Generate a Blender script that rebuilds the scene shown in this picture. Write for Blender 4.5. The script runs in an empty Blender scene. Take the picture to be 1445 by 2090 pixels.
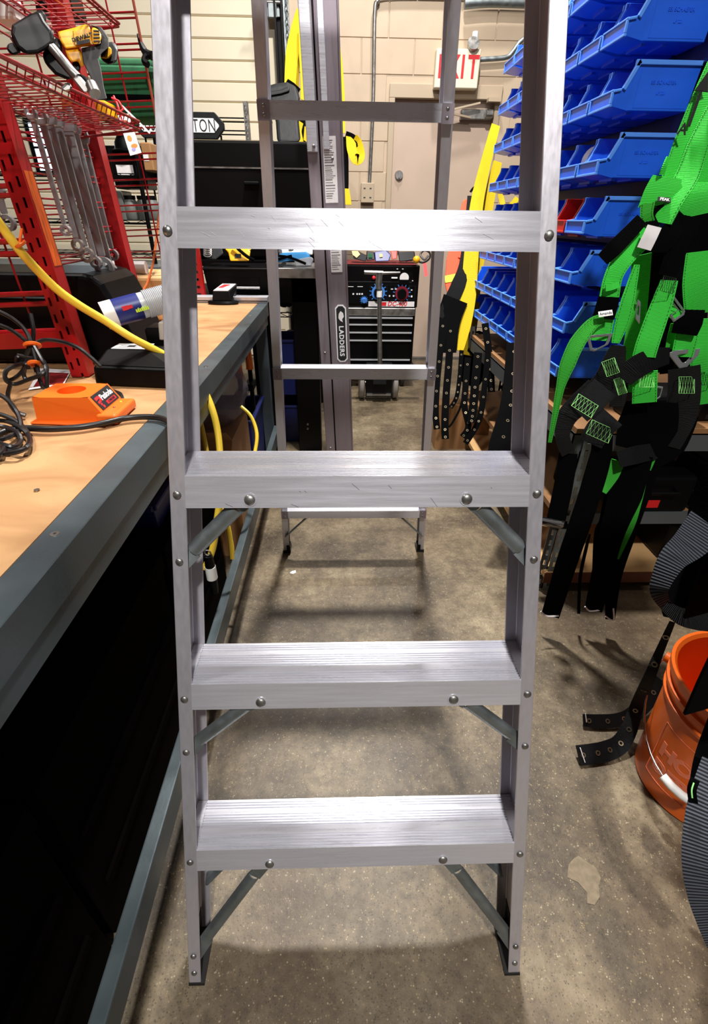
import bpy, math, random
from mathutils import Vector, Matrix
random.seed(7)
V = Vector
SC = bpy.context.scene
COL = SC.collection
PI = math.pi

# ------------------------------------------------------------------ camera, world, lights, exposure
CAM = V((0.0, 0.0, 1.2108)); FPX = 977.2
PITCH, ROLL, YAW = 0.552, 0.0133, -0.0335
_rz = Matrix.Rotation(YAW, 3, 'Z')
_f = V((0, math.cos(PITCH), -math.sin(PITCH))); _u = V((0, math.sin(PITCH), math.cos(PITCH))); _r = V((1, 0, 0))
RT = _rz @ (_r * math.cos(ROLL) + _u * math.sin(ROLL))
UP = _rz @ (_u * math.cos(ROLL) - _r * math.sin(ROLL))
FW = _rz @ _f
cd = bpy.data.cameras.new('camera'); cam = bpy.data.objects.new('camera', cd); COL.objects.link(cam)
cd.sensor_fit = 'HORIZONTAL'; cd.sensor_width = 36; cd.lens = FPX / 1445 * 36
cd.clip_start = 0.02
m = Matrix((RT, UP, -FW)).transposed().to_4x4(); m.translation = CAM
cam.matrix_world = m
SC.camera = cam

w = bpy.data.worlds.new('world'); SC.world = w; w.use_nodes = True
w.node_tree.nodes['Background'].inputs[0].default_value = (1, .95, .9, 1)
w.node_tree.nodes['Background'].inputs[1].default_value = 0.004
SC.view_settings.view_transform = 'Standard'; SC.view_settings.look = 'None'
SC.view_settings.gamma = 1; SC.view_settings.use_curve_mapping = False
SC.view_settings.exposure = 0.0

LAMPS = [  # x, y, z, size, power, colour
    (0.12, 2.15, 4.05, 0.22, 235, (1, .97, .93)),
    (0.33, -1.60, 4.05, 0.24, 195, (1, .97, .94)),
    (0.55, 3.95, 4.05, 0.20, 62, (1, .97, .93)),
    (-1.9, 0.90, 4.05, 0.34, 40, (1, .97, .93)),
]
def area_lamp(x, y, z, s, p, c):
    ld = bpy.data.lights.new('lamp_light', 'AREA'); ld.shape = 'DISK'; ld.size = s; ld.energy = p; ld.color = c
    o = bpy.data.objects.new('lamp_light', ld); COL.objects.link(o); o.location = (x, y, z)
    return o
for L in LAMPS: area_lamp(*L)

# ------------------------------------------------------------------ helpers
def ray(u, v): return FW * FPX + RT * (u - 722.5) - UP * (v - 1045)
def at(u, v, x=None, y=None, z=None, d=None):
    """world point on the sight line of a photograph pixel, at a known x, y, z or distance"""
    r = ray(u, v)
    if x is not None: t = (x - CAM.x) / r.x
    elif y is not None: t = (y - CAM.y) / r.y
    elif z is not None: t = (z - CAM.z) / r.z
    else: t = d / FPX
    return CAM + r * t

def lin(c):
    return tuple(((x / 255) / 12.92 if x / 255 <= .04045 else ((x / 255 + .055) / 1.055) ** 2.4) for x in c)

def mat(name, rgb, rough=.5, metal=0., noise=0., nscale=20., bump=0., bscale=60., spec=.5, emit=None, stretch=None, rvar=0., coat=0., alpha=1., trans=0.):
    mt = bpy.data.materials.new(name); mt.use_nodes = True
    nt = mt.node_tree; b = nt.nodes['Principled BSDF']
    c = lin(rgb) + (1,)
    b.inputs['Base Color'].default_value = c; b.inputs['Roughness'].default_value = rough
    b.inputs['Metallic'].default_value = metal; b.inputs['Specular IOR Level'].default_value = spec
    b.inputs['Coat Weight'].default_value = coat; b.inputs['Alpha'].default_value = alpha
    b.inputs['Transmission Weight'].default_value = trans
    if emit:
        b.inputs['Emission Color'].default_value = lin(emit[0]) + (1,); b.inputs['Emission Strength'].default_value = emit[1]
    if noise or bump or rvar:
        tc = nt.nodes.new('ShaderNodeTexCoord'); mp = nt.nodes.new('ShaderNodeMapping')
        nt.links.new(tc.outputs['Object'], mp.inputs['Vector'])
        if stretch: mp.inputs['Scale'].default_value = stretch
        n = nt.nodes.new('ShaderNodeTexNoise'); n.inputs['Scale'].default_value = nscale; n.inputs['Detail'].default_value = 5
        nt.links.new(mp.outputs[0], n.inputs['Vector'])
        if noise:
            mx = nt.nodes.new('ShaderNodeMix'); mx.data_type = 'RGBA'
            mx.inputs['A'].default_value = tuple(max(0, x * (1 - noise)) for x in c[:3]) + (1,)
            mx.inputs['B'].default_value = tuple(min(1, x * (1 + noise)) for x in c[:3]) + (1,)
            rp = nt.nodes.new('ShaderNodeMapRange'); rp.inputs[1].default_value = .3; rp.inputs[2].default_value = .7
            nt.links.new(n.outputs['Fac'], rp.inputs[0]); nt.links.new(rp.outputs[0], mx.inputs['Factor'])
            nt.links.new(mx.outputs['Result'], b.inputs['Base Color'])
        if rvar:
            rp = nt.nodes.new('ShaderNodeMapRange'); rp.inputs[1].default_value = .3; rp.inputs[2].default_value = .7
            rp.inputs[3].default_value = max(.02, rough - rvar); rp.inputs[4].default_value = min(1, rough + rvar)
            nt.links.new(n.outputs['Fac'], rp.inputs[0]); nt.links.new(rp.outputs[0], b.inputs['Roughness'])
        if bump:
            n2 = nt.nodes.new('ShaderNodeTexNoise'); n2.inputs['Scale'].default_value = bscale; n2.inputs['Detail'].default_value = 4
            nt.links.new(mp.outputs[0], n2.inputs['Vector'])
            bp = nt.nodes.new('ShaderNodeBump'); bp.inputs['Strength'].default_value = bump; bp.inputs['Distance'].default_value = .004
            nt.links.new(n2.outputs['Fac'], bp.inputs['Height']); nt.links.new(bp.outputs[0], b.inputs['Normal'])
    return mt

def web_mat(name, rgb, period=.0035, axis='V', dark=.55, rough=.7, bump=.6, spec=.2):
    """woven webbing: ribs across the strap, read from the strap's own length coordinate"""
    mt = mat(name, rgb, rough, spec=spec)
    nt = mt.node_tree; b = nt.nodes['Principled BSDF']
    uv = nt.nodes.new('ShaderNodeUVMap'); uv.uv_map = 'UVMap'
    sep = nt.nodes.new('ShaderNodeSeparateXYZ'); nt.links.new(uv.outputs[0], sep.inputs[0])
    mu = nt.nodes.new('ShaderNodeMath'); mu.operation = 'MULTIPLY'; mu.inputs[1].default_value = 2 * PI / period
    nt.links.new(sep.outputs['Y'], mu.inputs[0])
    si = nt.nodes.new('ShaderNodeMath'); si.operation = 'SINE'; nt.links.new(mu.outputs[0], si.inputs[0])
    rp = nt.nodes.new('ShaderNodeMapRange'); rp.inputs[1].default_value = -1; rp.inputs[2].default_value = 1
    nt.links.new(si.outputs[0], rp.inputs[0])
    mx = nt.nodes.new('ShaderNodeMix'); mx.data_type = 'RGBA'; c = lin(rgb)
    mx.inputs['A'].default_value = tuple(x * dark for x in c) + (1,); mx.inputs['B'].default_value = c + (1,)
    nt.links.new(rp.outputs[0], mx.inputs['Factor']); nt.links.new(mx.outputs['Result'], b.inputs['Base Color'])
    bp = nt.nodes.new('ShaderNodeBump'); bp.inputs['Strength'].default_value = bump; bp.inputs['Distance'].default_value = .001
    nt.links.new(rp.outputs[0], bp.inputs['Height']); nt.links.new(bp.outputs[0], b.inputs['Normal'])
    return mt

class MB:
    def __init__(s): s.v = []; s.f = []; s.uv = {}
    def add(s, vs, fs):
        o = len(s.v); s.v += [tuple(p) for p in vs]; s.f += [tuple(i + o for i in f) for f in fs]; return s
    def box(s, x0, y0, z0, x1, y1, z1, M=None):
        p = [V((x, y, z)) for z in (z0, z1) for y in (y0, y1) for x in (x0, x1)]
        if M is not None: p = [M @ q for q in p]
        return s.add(p, [(0, 2, 3, 1), (4, 5, 7, 6), (0, 1, 5, 4), (2, 6, 7, 3), (0, 4, 6, 2), (1, 3, 7, 5)])
    def hexa(s, p):   # 8 corners: bottom 4 (ccw) then top 4
        return s.add(p, [(3, 2, 1, 0), (4, 5, 6, 7), (0, 1, 5, 4), (1, 2, 6, 5), (2, 3, 7, 6), (3, 0, 4, 7)])
    def bar(s, p0, p1, w, h, up=V((0, 0, 1))):
        p0, p1 = V(p0), V(p1); t = (p1 - p0).normalized(); a = t.cross(up)
        if a.length < 1e-4: a = t.cross(V((0, 1, 0)))
        a.normalize(); b = a.cross(t); a *= w / 2; b *= h / 2
        return s.hexa([p0 - a - b, p0 + a - b, p0 + a + b, p0 - a + b, p1 - a - b, p1 + a - b, p1 + a + b, p1 - a + b])
    def prism(s, poly, fa, fb):   # extrude a 2D outline between two placements
        n = len(poly); a = [fa(*q) for q in poly]; b = [fb(*q) for q in poly]
        return s.add(a + b, [tuple(range(n - 1, -1, -1)), tuple(range(n, 2 * n))] + [(i, (i + 1) % n, n + (i + 1) % n, n + i) for i in range(n)])
    def cyl(s, p0, p1, r0, r1=None, n=12, caps=True):
        r1 = r0 if r1 is None else r1
        p0, p1 = V(p0), V(p1); t = (p1 - p0).normalized()
        a = t.orthogonal().normalized(); b = t.cross(a)
        vs = [p + (a * math.cos(2 * PI * i / n) + b * math.sin(2 * PI * i / n)) * r for p, r in ((p0, r0), (p1, r1)) for i in range(n)]
        fs = [(i, (i + 1) % n, n + (i + 1) % n, n + i) for i in range(n)]
        if caps: fs += [tuple(range(n - 1, -1, -1)), tuple(range(n, 2 * n))]
        return s.add(vs, fs)
    def tube(s, pts, r, n=8, closed=False):
        pts = [V(p) for p in pts]; N = len(pts); vs = []; a = None
        for i, p in enumerate(pts):
            q0 = pts[(i - 1) % N] if (closed or i > 0) else p; q1 = pts[(i + 1) % N] if (closed or i < N - 1) else p
            t = (q1 - q0).normalized()
            a = t.orthogonal().normalized() if a is None else (a - t * a.dot(t)).normalized()
            b = t.cross(a); rr = r[i] if isinstance(r, (list, tuple)) else r
            vs += [p + (a * math.cos(2 * PI * k / n) + b * math.sin(2 * PI * k / n)) * rr for k in range(n)]
        fs = []
        for i in range(N if closed else N - 1):
            j = (i + 1) % N
            fs += [(i * n + k, i * n + (k + 1) % n, j * n + (k + 1) % n, j * n + k) for k in range(n)]
        if not closed: fs += [tuple(range(n - 1, -1, -1)), tuple(range((N - 1) * n, N * n))]
        return s.add(vs, fs)
    def lathe(s, prof, c=(0, 0, 0), n=32, M=None, closed=False):
        c = V(c); vs = []
        for r, z in prof:
            for i in range(n):
                p = V((r * math.cos(2 * PI * i / n), r * math.sin(2 * PI * i / n), z))
                vs.append((M @ p if M is not None else p) + c)
        k = len(prof); fs = [(j * n + i, j * n + (i + 1) % n, (j + 1) * n + (i + 1) % n, (j + 1) * n + i) for j in range(k - 1) for i in range(n)]
        if not closed: fs += [tuple(range(n - 1, -1, -1)), tuple(range((k - 1) * n, k * n))]
        else: fs += [((k - 1) * n + i, (k - 1) * n + (i + 1) % n, (i + 1) % n, i) for i in range(n)]
        return s.add(vs, fs)
    def dome(s, p, nrm, r, h, n=12):
        p, nrm = V(p), V(nrm).normalized(); a = nrm.orthogonal().normalized(); b = nrm.cross(a); vs = []
        rings = 4
        for j in range(rings):
            t = j / rings * PI / 2
            vs += [p + nrm * h * math.sin(t) + (a * math.cos(2 * PI * i / n) + b * math.sin(2 * PI * i / n)) * r * math.cos(t) for i in range(n)]
        vs.append(p + nrm * h); k = len(vs) - 1
        fs = [(j * n + i, j * n + (i + 1) % n, (j + 1) * n + (i + 1) % n, (j + 1) * n + i) for j in range(rings - 1) for i in range(n)]
        fs += [((rings - 1) * n + i, (rings - 1) * n + (i + 1) % n, k) for i in range(n)] + [tuple(range(n - 1, -1, -1))]
        return s.add(vs, fs)
    def ball(s, c, rx, ry=None, rz=None, n=14, M=None):
        ry = rx if ry is None else ry; rz = rx if rz is None else rz; c = V(c); vs = []; k = n // 2
        for j in range(1, k):
            t = PI * j / k
            for i in range(n):
                p = V((rx * math.sin(t) * math.cos(2 * PI * i / n), ry * math.sin(t) * math.sin(2 * PI * i / n), rz * math.cos(t)))
                vs.append((M @ p if M else p) + c)
        t = V((0, 0, rz)); vs += [(M @ t if M else t) + c, (M @ -t if M else -t) + c]; N = len(vs)
        fs = [(j * n + i, (j + 1) * n + i, (j + 1) * n + (i + 1) % n, j * n + (i + 1) % n) for j in range(k - 2) for i in range(n)]
        fs += [(N - 2, i, (i + 1) % n) for i in range(n)] + [(N - 1, (k - 2) * n + (i + 1) % n, (k - 2) * n + i) for i in range(n)]
        return s.add(vs, fs)
    def sheet(s, L, R, th=.0025, dist=None):
        """strap with thickness from its two edge polylines; keeps a length coordinate for the weave"""
        L = [V(p) for p in L]; R = [V(p) for p in R]; N = len(L); o = len(s.v); vs = []; acc = 0; uv = []
        for i in range(N):
            j0, j1 = max(0, i - 1), min(N - 1, i + 1)
            t = (L[j1] + R[j1] - L[j0] - R[j0]); sd = R[i] - L[i]; nn = t.cross(sd)
            nn = nn.normalized() * th / 2 if nn.length > 1e-9 else V((0, 0, th / 2))
            if i: acc += ((L[i] + R[i]) - (L[i - 1] + R[i - 1])).length / 2
            vs += [L[i] + nn, R[i] + nn, R[i] - nn, L[i] - nn]; wd = sd.length
            uv += [(0, acc), (wd, acc), (wd, acc), (0, acc)]
        fs = []
        for i in range(N - 1):
            a = 4 * i; b = a + 4
            fs += [(a, a + 1, b + 1, b), (a + 1, a + 2, b + 2, b + 1), (a + 2, a + 3, b + 3, b + 2), (a + 3, a, b, b + 3)]
        fs += [(3, 2, 1, 0), (4 * N - 4, 4 * N - 3, 4 * N - 2, 4 * N - 1)]
        for i, q in enumerate(uv): s.uv[o + i] = q
        return s.add(vs, fs)
    def build(s, name, material, parent=None, smooth=False, bevel=0., seg=1, loc=None):
        me = bpy.data.meshes.new(name); me.from_pydata(s.v, [], s.f)
        if s.uv:
            ul = me.uv_layers.new(name='UVMap')
            for lp in me.loops: ul.data[lp.index].uv = s.uv.get(lp.vertex_index, (0, 0))
        me.materials.append(material); me.update()
        if smooth:
            me.shade_smooth() if hasattr(me, 'shade_smooth') else None
            try: me.set_sharp_from_angle(angle=math.radians(38))
            except Exception: pass
        o = bpy.data.objects.new(name, me); COL.objects.link(o)
        if parent is not None: o.parent = parent
        if loc is not None: o.location = loc
        if bevel:
            b = o.modifiers.new('bevel', 'BEVEL'); b.width = bevel; b.segments = seg; b.limit_method = 'ANGLE'; b.angle_limit = math.radians(40)
            if hasattr(b, 'harden_normals'): b.harden_normals = False
        return o

def tag(o, label=None, cat=None, group=None, kind=None):
    if label: o['label'] = label
    if cat: o['category'] = cat
    if group: o['group'] = group
    if kind: o['kind'] = kind
    return o
def thing(name, label, cat, loc=(0, 0, 0), group=None, rot=(0, 0, 0)):
    o = bpy.data.objects.new(name, None); COL.objects.link(o); o.location = loc; o.rotation_euler = rot
    o.empty_display_size = .05
    return tag(o, label, cat, group)
def struct(o): o['kind'] = 'structure'; return o
def copy_tree(o, loc=None):
    c = o.copy(); COL.objects.link(c)
    if loc is not None: c.location = loc
    for ch in list(o.children):
        d = ch.copy(); COL.objects.link(d); d.parent = c
        for g in list(ch.children):
            e = g.copy(); COL.objects.link(e); e.parent = d
    return c

def spline(pts, n=6):
    """Catmull-Rom through points"""
    pts = [V(p) for p in pts]; out = []
    for i in range(len(pts) - 1):
        p0 = pts[max(0, i - 1)]; p1 = pts[i]; p2 = pts[i + 1]; p3 = pts[min(len(pts) - 1, i + 2)]
        for k in range(n):
            t = k / n
            out.append(.5 * ((2 * p1) + (p2 - p0) * t + (2 * p0 - 5 * p1 + 4 * p2 - p3) * t * t + (3 * p1 - p0 - 3 * p2 + p3) * t ** 3))
    out.append(pts[-1]); return out

def strap_pts(pts, wid, tilt=0., n=5):
    """pts: (u, v, distance); returns left/right edges of a strap of real width wid (metres, or list)"""
    P = spline([at(u, v, d=d) for u, v, d in pts], n); N = len(P); Lp = []; Rp = []
    for i, p in enumerate(P):
        t = (P[min(N - 1, i + 1)] - P[max(0, i - 1)]).normalized()
        sd = t.cross((p - CAM).normalized()).normalized()
        vd = sd.cross(t).normalized()
        f = i / (N - 1)
        tl = tilt if not isinstance(tilt, (list, tuple)) else tilt[0] + (tilt[1] - tilt[0]) * f
        sd = sd * math.cos(tl) + vd * math.sin(tl)
        if isinstance(wid, (list, tuple)):
            x = f * (len(wid) - 1); k = min(int(x), len(wid) - 2); ww = wid[k] + (wid[k + 1] - wid[k]) * (x - k)
        else: ww = wid
        Lp.append(p - sd * ww / 2); Rp.append(p + sd * ww / 2)
    return Lp, Rp
def strap(name, pts, wid, m, parent, tilt=0., th=.003, n=5):
    L, R = strap_pts(pts, wid, tilt, n)
    return MB().sheet(L, R, th).build(name, m, parent, smooth=True)

def text_geo(s, size, extrude=.0004, bold=0., space=1.):
    cu = bpy.data.curves.new('lettering', 'FONT'); cu.body = s; cu.size = size; cu.extrude = extrude; cu.offset = bold * size
    cu.align_x = 'CENTER'; cu.align_y = 'CENTER'; cu.space_character = space; cu.resolution_u = 3
    o = bpy.data.objects.new('lettering', cu); COL.objects.link(o)
    bpy.context.view_layer.update()
    dg = bpy.context.evaluated_depsgraph_get()
    me = bpy.data.meshes.new_from_object(o.evaluated_get(dg))
    vs = [v.co.copy() for v in me.vertices]; fs = [tuple(p.vertices) for p in me.polygons]
    bpy.data.objects.remove(o); bpy.data.curves.remove(cu); bpy.data.meshes.remove(me)
    return vs, fs
def text(s, size, o, right, up, m, parent, name='lettering', extrude=.0004, bold=0., space=1., shear=0., wscale=1.):
    vs, fs = text_geo(s, size, extrude, bold, space)
    r, u = V(right).normalized(), V(up).normalized(); n = r.cross(u); o = V(o)
    return MB().add([o + r * (p.x * wscale + shear * p.y) + u * p.y + n * p.z for p in vs], fs).build(name, m, parent)

# ------------------------------------------------------------------ materials
def brushed(mt, axis, amount=.7):
    nt = mt.node_tree; b = nt.nodes['Principled BSDF']; t = nt.nodes.new('ShaderNodeTangent'); t.direction_type = 'RADIAL'; t.axis = axis
    b.inputs['Anisotropic'].default_value = amount; nt.links.new(t.outputs[0], b.inputs['Tangent'])
ALU = mat('aluminium', (208, 208, 216), .30, .55, noise=.035, nscale=9, bump=.05, bscale=60, stretch=(1, 22, 22), rvar=.05)
ALUV = mat('aluminium_rail', (198, 195, 202), .38, .62, noise=.04, nscale=8, bump=.012, bscale=60, stretch=(22, 22, 1), rvar=.05)
ALUD = mat('aluminium_dull', (150, 140, 148), .5, .75, noise=.06, nscale=5, stretch=(14, 14, 1), rvar=.08)
brushed(ALU, 'X', .65)
GALV = mat('galvanised', (140, 148, 150), .45, .85, noise=.18, nscale=30, rvar=.1)
STEEL = mat('steel', (150, 148, 145), .38, .9, noise=.15, nscale=30, rvar=.1)
CHROME = mat('chrome', (215, 215, 218), .14, 1.)
BENCHP = mat('bench_paint', (76, 86, 90), .34, .3, noise=.14, nscale=9, rvar=.1, bump=.05, bscale=200)
BLACKP = mat('black_plastic', (5, 5, 6), .42, noise=.2, nscale=40, spec=.15)
BLACKM = mat('black_metal', (4, 3, 4), .38, spec=.18)
RUBBER = mat('rubber', (18, 17, 17), .55)
CABLE = mat('cable_black', (24, 22, 22), .36)
REDP = mat('red_paint', (156, 8, 14), .38, noise=.12, nscale=14)
REDW = mat('red_wire', (146, 14, 24), .35)
ORANGE = mat('orange_plastic', (232, 104, 24), .38)
BORANGE = mat('bucket_orange', (226, 100, 20), .35)
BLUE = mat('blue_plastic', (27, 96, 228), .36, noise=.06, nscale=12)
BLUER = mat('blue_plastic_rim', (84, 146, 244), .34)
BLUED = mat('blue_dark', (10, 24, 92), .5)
REDB = mat('red_plastic', (200, 24, 28), .38)
YEL = web_mat('yellow_webbing', (200, 170, 12), .006, dark=.8)
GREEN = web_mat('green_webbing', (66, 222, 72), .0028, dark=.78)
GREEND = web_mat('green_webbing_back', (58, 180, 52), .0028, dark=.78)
BLKW = web_mat('black_webbing', (11, 11, 14), .0028, dark=.2, rough=.65, bump=1., spec=.2)
BLKG = web_mat('grey_webbing', (86, 90, 100), .0058, dark=.08, rough=.55, bump=1.)
BLKF = mat('black_fabric', (4, 4, 5), .9, bump=.3, bscale=300, spec=.05)
YCORD = mat('yellow_cord', (236, 200, 60), .42)
WHITE = mat('white_plastic', (232, 232, 228), .45)
PAPER = mat('paper', (226, 222, 222), .7, noise=.06, nscale=60)
INK = mat('ink', (18, 18, 20), .6)
REDINK = mat('red_ink', (214, 30, 40), .55)
WINK = mat('white_ink', (236, 236, 236), .55)
GSTITCH = mat('green_thread', (150, 226, 130), .7)
BSTITCH = mat('dark_thread', (16, 40, 16), .8)
CARD = mat('cardboard', (150, 108, 66), .8, noise=.1, nscale=8)
TAN = mat('tan_board', (206, 164, 112), .65, noise=.08, nscale=10)
YPLA = mat('yellow_plastic', (236, 172, 18), .42)
NAVY = mat('navy_label', (24, 36, 110), .4)
CLEAR = mat('clear_plastic', (206, 210, 214), .22, noise=.06, nscale=40, alpha=.72)
BAG = mat('plastic_bag', (120, 112, 128), .25, bump=1., bscale=26, alpha=.45)
HIVIS = mat('orange_cloth', (248, 82, 44), .75)
LIME = mat('lime_tape', (206, 236, 40), .6)
BRASS = mat('grommet', (120, 108, 88), .35, .8)
BUCK = mat('buckle_steel', (168, 170, 174), .28, .6)
SILV = mat('silver_trim', (196, 198, 202), .35, .35)
GREENP = mat('green_cloth', (14, 84, 46), .85, noise=.2, nscale=30)
JACKET = mat('dark_leather', (20, 21, 23), .6, spec=.25, bump=.4, bscale=30)

def floor_mat():
    mt = mat('concrete', (150, 134, 108), .5); nt = mt.node_tree; b = nt.nodes['Principled BSDF']
    tc = nt.nodes.new('ShaderNodeTexCoord')
    def nz(sc, det=6, ro=.6):
        n = nt.nodes.new('ShaderNodeTexNoise'); n.inputs['Scale'].default_value = sc; n.inputs['Detail'].default_value = det
        n.inputs['Roughness'].default_value = ro; nt.links.new(tc.outputs['Object'], n.inputs['Vector']); return n
    def ramp(src, stops):
        r = nt.nodes.new('ShaderNodeValToRGB'); nt.links.new(src, r.inputs[0])
        el = r.color_ramp.elements
        while len(el) < len(stops): el.new(.5)
        for e, (p, c) in zip(el, stops): e.position = p; e.color = (lin(c) if max(c) > 1.01 else c) + (1,)
        return r
    def mix(a, c, fac, mode='MIX'):
        m = nt.nodes.new('ShaderNodeMix'); m.data_type = 'RGBA'; m.blend_type = mode
        if isinstance(fac, float): m.inputs['Factor'].default_value = fac
        else: nt.links.new(fac, m.inputs['Factor'])
        for k, q in (('A', a), ('B', c)):
            if isinstance(q, tuple): m.inputs[k].default_value = lin(q) + (1,)
            else: nt.links.new(q, m.inputs[k])
        return m.outputs['Result']
    base = ramp(nz(2.6, 9, .68).outputs['Fac'], [(.30, (50, 41, 31)), (.45, (88, 76, 59)), (.56, (118, 104, 82)), (.72, (158, 145, 118))])
    fine = ramp(nz(38, 5, .7).outputs['Fac'], [(.34, (.50, .48, .45)), (.55, (.95, .95, .95)), (.7, (1., 1., .98))])
    c = mix(base.outputs[0], fine.outputs[0], .75, 'MULTIPLY')
    vo = nt.nodes.new('ShaderNodeTexVoronoi'); vo.inputs['Scale'].default_value = 260; nt.links.new(tc.outputs['Object'], vo.inputs['Vector'])
    spk = ramp(vo.outputs['Color'], [(.40, (0., 0., 0.)), (.52, (1., 1., 1.))])
    dst = ramp(vo.outputs['Distance'], [(.30, (1., 1., 1.)), (.46, (0., 0., 0.))])
    mk = nt.nodes.new('ShaderNodeMath'); mk.operation = 'MULTIPLY'; nt.links.new(spk.outputs[0], mk.inputs[0]); nt.links.new(dst.outputs[0], mk.inputs[1])
    agg = ramp(nz(90, 2).outputs['Fac'], [(.42, (34, 30, 27)), (.50, (70, 60, 46)), (.58, (142, 120, 80)), (.66, (186, 176, 152))])
    mk2 = nt.nodes.new('ShaderNodeMath'); mk2.operation = 'MULTIPLY'; mk2.inputs[1].default_value = .62; nt.links.new(mk.outputs[0], mk2.inputs[0])
    c = mix(c, agg.outputs[0], mk2.outputs[0])
    st = ramp(nz(1.1, 4, .55).outputs['Fac'], [(.36, (1., 1., 1.)), (.47, (0., 0., 0.))])
    ms = nt.nodes.new('ShaderNodeMath'); ms.operation = 'MULTIPLY'; ms.inputs[1].default_value = .35; nt.links.new(st.outputs[0], ms.inputs[0])
    c = mix(c, (92, 70, 48), ms.outputs[0])
    nt.links.new(c, b.inputs['Base Color'])
    bp = nt.nodes.new('ShaderNodeBump'); bp.inputs['Strength'].default_value = .35; bp.inputs['Distance'].default_value = .003
    nt.links.new(nz(60, 6, .7).outputs['Fac'], bp.inputs['Height']); nt.links.new(bp.outputs[0], b.inputs['Normal'])
    return mt
def ply_mat():
    mt = mat('hardboard', (212, 170, 120), .5); nt = mt.node_tree; b = nt.nodes['Principled BSDF']
    tc = nt.nodes.new('ShaderNodeTexCoord'); mp = nt.nodes.new('ShaderNodeMapping'); mp.inputs['Scale'].default_value = (1.4, 2.6, 1)
    nt.links.new(tc.outputs['Object'], mp.inputs[0])
    n = nt.nodes.new('ShaderNodeTexNoise'); n.inputs['Scale'].default_value = 4; n.inputs['Detail'].default_value = 8; n.inputs['Distortion'].default_value = .8
    nt.links.new(mp.outputs[0], n.inputs['Vector'])
    r = nt.nodes.new('ShaderNodeValToRGB'); nt.links.new(n.outputs['Fac'], r.inputs[0]); e = r.color_ramp.elements
    e[0].position = .28; e[0].color = lin((148, 106, 66)) + (1,); e[1].position = .62; e[1].color = lin((184, 142, 98)) + (1,)
    nt.links.new(r.outputs[0], b.inputs['Base Color']); return mt
FLOORM = floor_mat(); PLY = ply_mat()
BLOCKM = mat('painted_block', (186, 166, 142), .62, noise=.05, nscale=6, bump=.12, bscale=160)
CREAM = mat('cream_panel', (226, 214, 188), .5, noise=.03, nscale=3)
DOORP = mat('door_paint', (188, 166, 148), .5, noise=.05, nscale=4)
FRAMEP = mat('frame_paint', (176, 158, 134), .5)
DARKW = mat('dark_wall', (58, 54, 52), .8)
# ------------------------------------------------------------------ room shell
YB = 4.86
struct(MB().box(-4.5, -3.5, -.1, 1.75, YB + .4, 0).build('floor', FLOORM))
struct(MB().box(-4.5, -3.5, 4.2, 1.75, YB + .4, 4.3).build('ceiling', DARKW))
struct(MB().box(1.62, -3.5, 0, 1.75, YB + .4, 4.2).build('wall_right', DARKW))
struct(MB().box(-4.5, -3.5, 0, -4.4, YB + .4, 4.2).build('wall_left', DARKW))
struct(MB().box(-4.5, -3.6, 0, 1.75, -3.5, 4.2).build('wall_front', DARKW))
wb = struct(MB().box(-.425, YB + .012, 0, .40, YB + .2, 4.2).box(1.27, YB + .012, 0, 1.62, YB + .2, 4.2).box(.40, YB + .012, 2.09, 1.27, YB + .2, 4.2)
            .box(-4.4, YB + .17, 0, -.425, YB + .3, 4.2).build('wall_back', BLOCKM))
bm = None
def block_mesh(w, h):
    me = MB().hexa([V((0, 0, 0)), V((w, 0, 0)), V((w, 0, h)), V((0, 0, h)), V((.003, -.006, .003)), V((w - .003, -.006, .003)), V((w - .003, -.006, h - .003)), V((.003, -.006, h - .003))])
    return me
cache = {}
def add_block(x, z, wdt, h=.197):
    k = (round(wdt, 3), round(h, 3))
    if k not in cache:
        o = block_mesh(wdt, h).build('block', BLOCKM, wb); cache[k] = o
    else:
        o = cache[k].copy(); COL.objects.link(o); o.parent = wb
    o.location = (x, YB + .012, z)
for r in range(21):
    z = .105 + .2035 * (r - 1) + .0035
    if r == 0: z = 0.0; 
    x = -.425 + (.2 if r % 2 else 0) - .4
    while x < 1.62:
        x0, x1 = max(x, -.425), min(x + .395, 1.62)
        zz = z if r else 0.002; hh = .2 if r else .10
        spans = [(x0, x1)]
        if zz < 1.99:
            spans = [(x0, min(x1, .395)), (max(x0, 1.275), x1)]
        for a, b in spans:
            if b - a > .04: add_block(a, zz, b - a, hh)
        x += .4
# exit door with its frame
d1 = struct(MB().box(.44, YB + .05, .02, 1.23, YB + .095, 2.005).build('door_1', DOORP, bevel=.003))
MB().box(.395, YB - .012, 0, .44, YB + .09, 2.005).box(1.23, YB - .012, 0, 1.275, YB + .09, 2.005).box(.395, YB - .012, 2.0052, 1.275, YB + .09, 2.09).build('frame', FRAMEP, d1, bevel=.003)
MB().cyl((.505, YB + .05, 1.515), (.505, YB + .03, 1.515), .036, .03, 20).box(.499, YB + .018, 1.495, .511, YB + .032, 1.535).build('deadbolt', STEEL, d1, smooth=True)
MB().cyl((.505, YB + .05, 1.0), (.505, YB + .0, 1.0), .03, .03, 20).build('knob', STEEL, d1, smooth=True)
cl = at(965, 232, y=YB - .02)
MB().box(cl.x - .09, YB - .01, cl.z - .035, cl.x + .16, YB + .05, cl.z + .03).cyl((cl.x + .1, YB - .02, cl.z), (cl.x + .16, YB - .02, cl.z), .03).build('closer', STEEL, d1, bevel=.006)
MB().bar(at(905, 228, y=YB - .06), at(980, 210, y=YB - .06), .02, .012).bar(at(905, 228, y=YB - .06), at(960, 240, y=YB - .03), .02, .012).box(cl.x + .1, YB - .07, 1.985, cl.x + .2, YB - .01, 2.01).build('closer_arm', FRAMEP, d1)
MB().box(.42, YB + .02, 0, 1.25, YB + .12, .02).build('sill', STEEL, d1)
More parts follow.
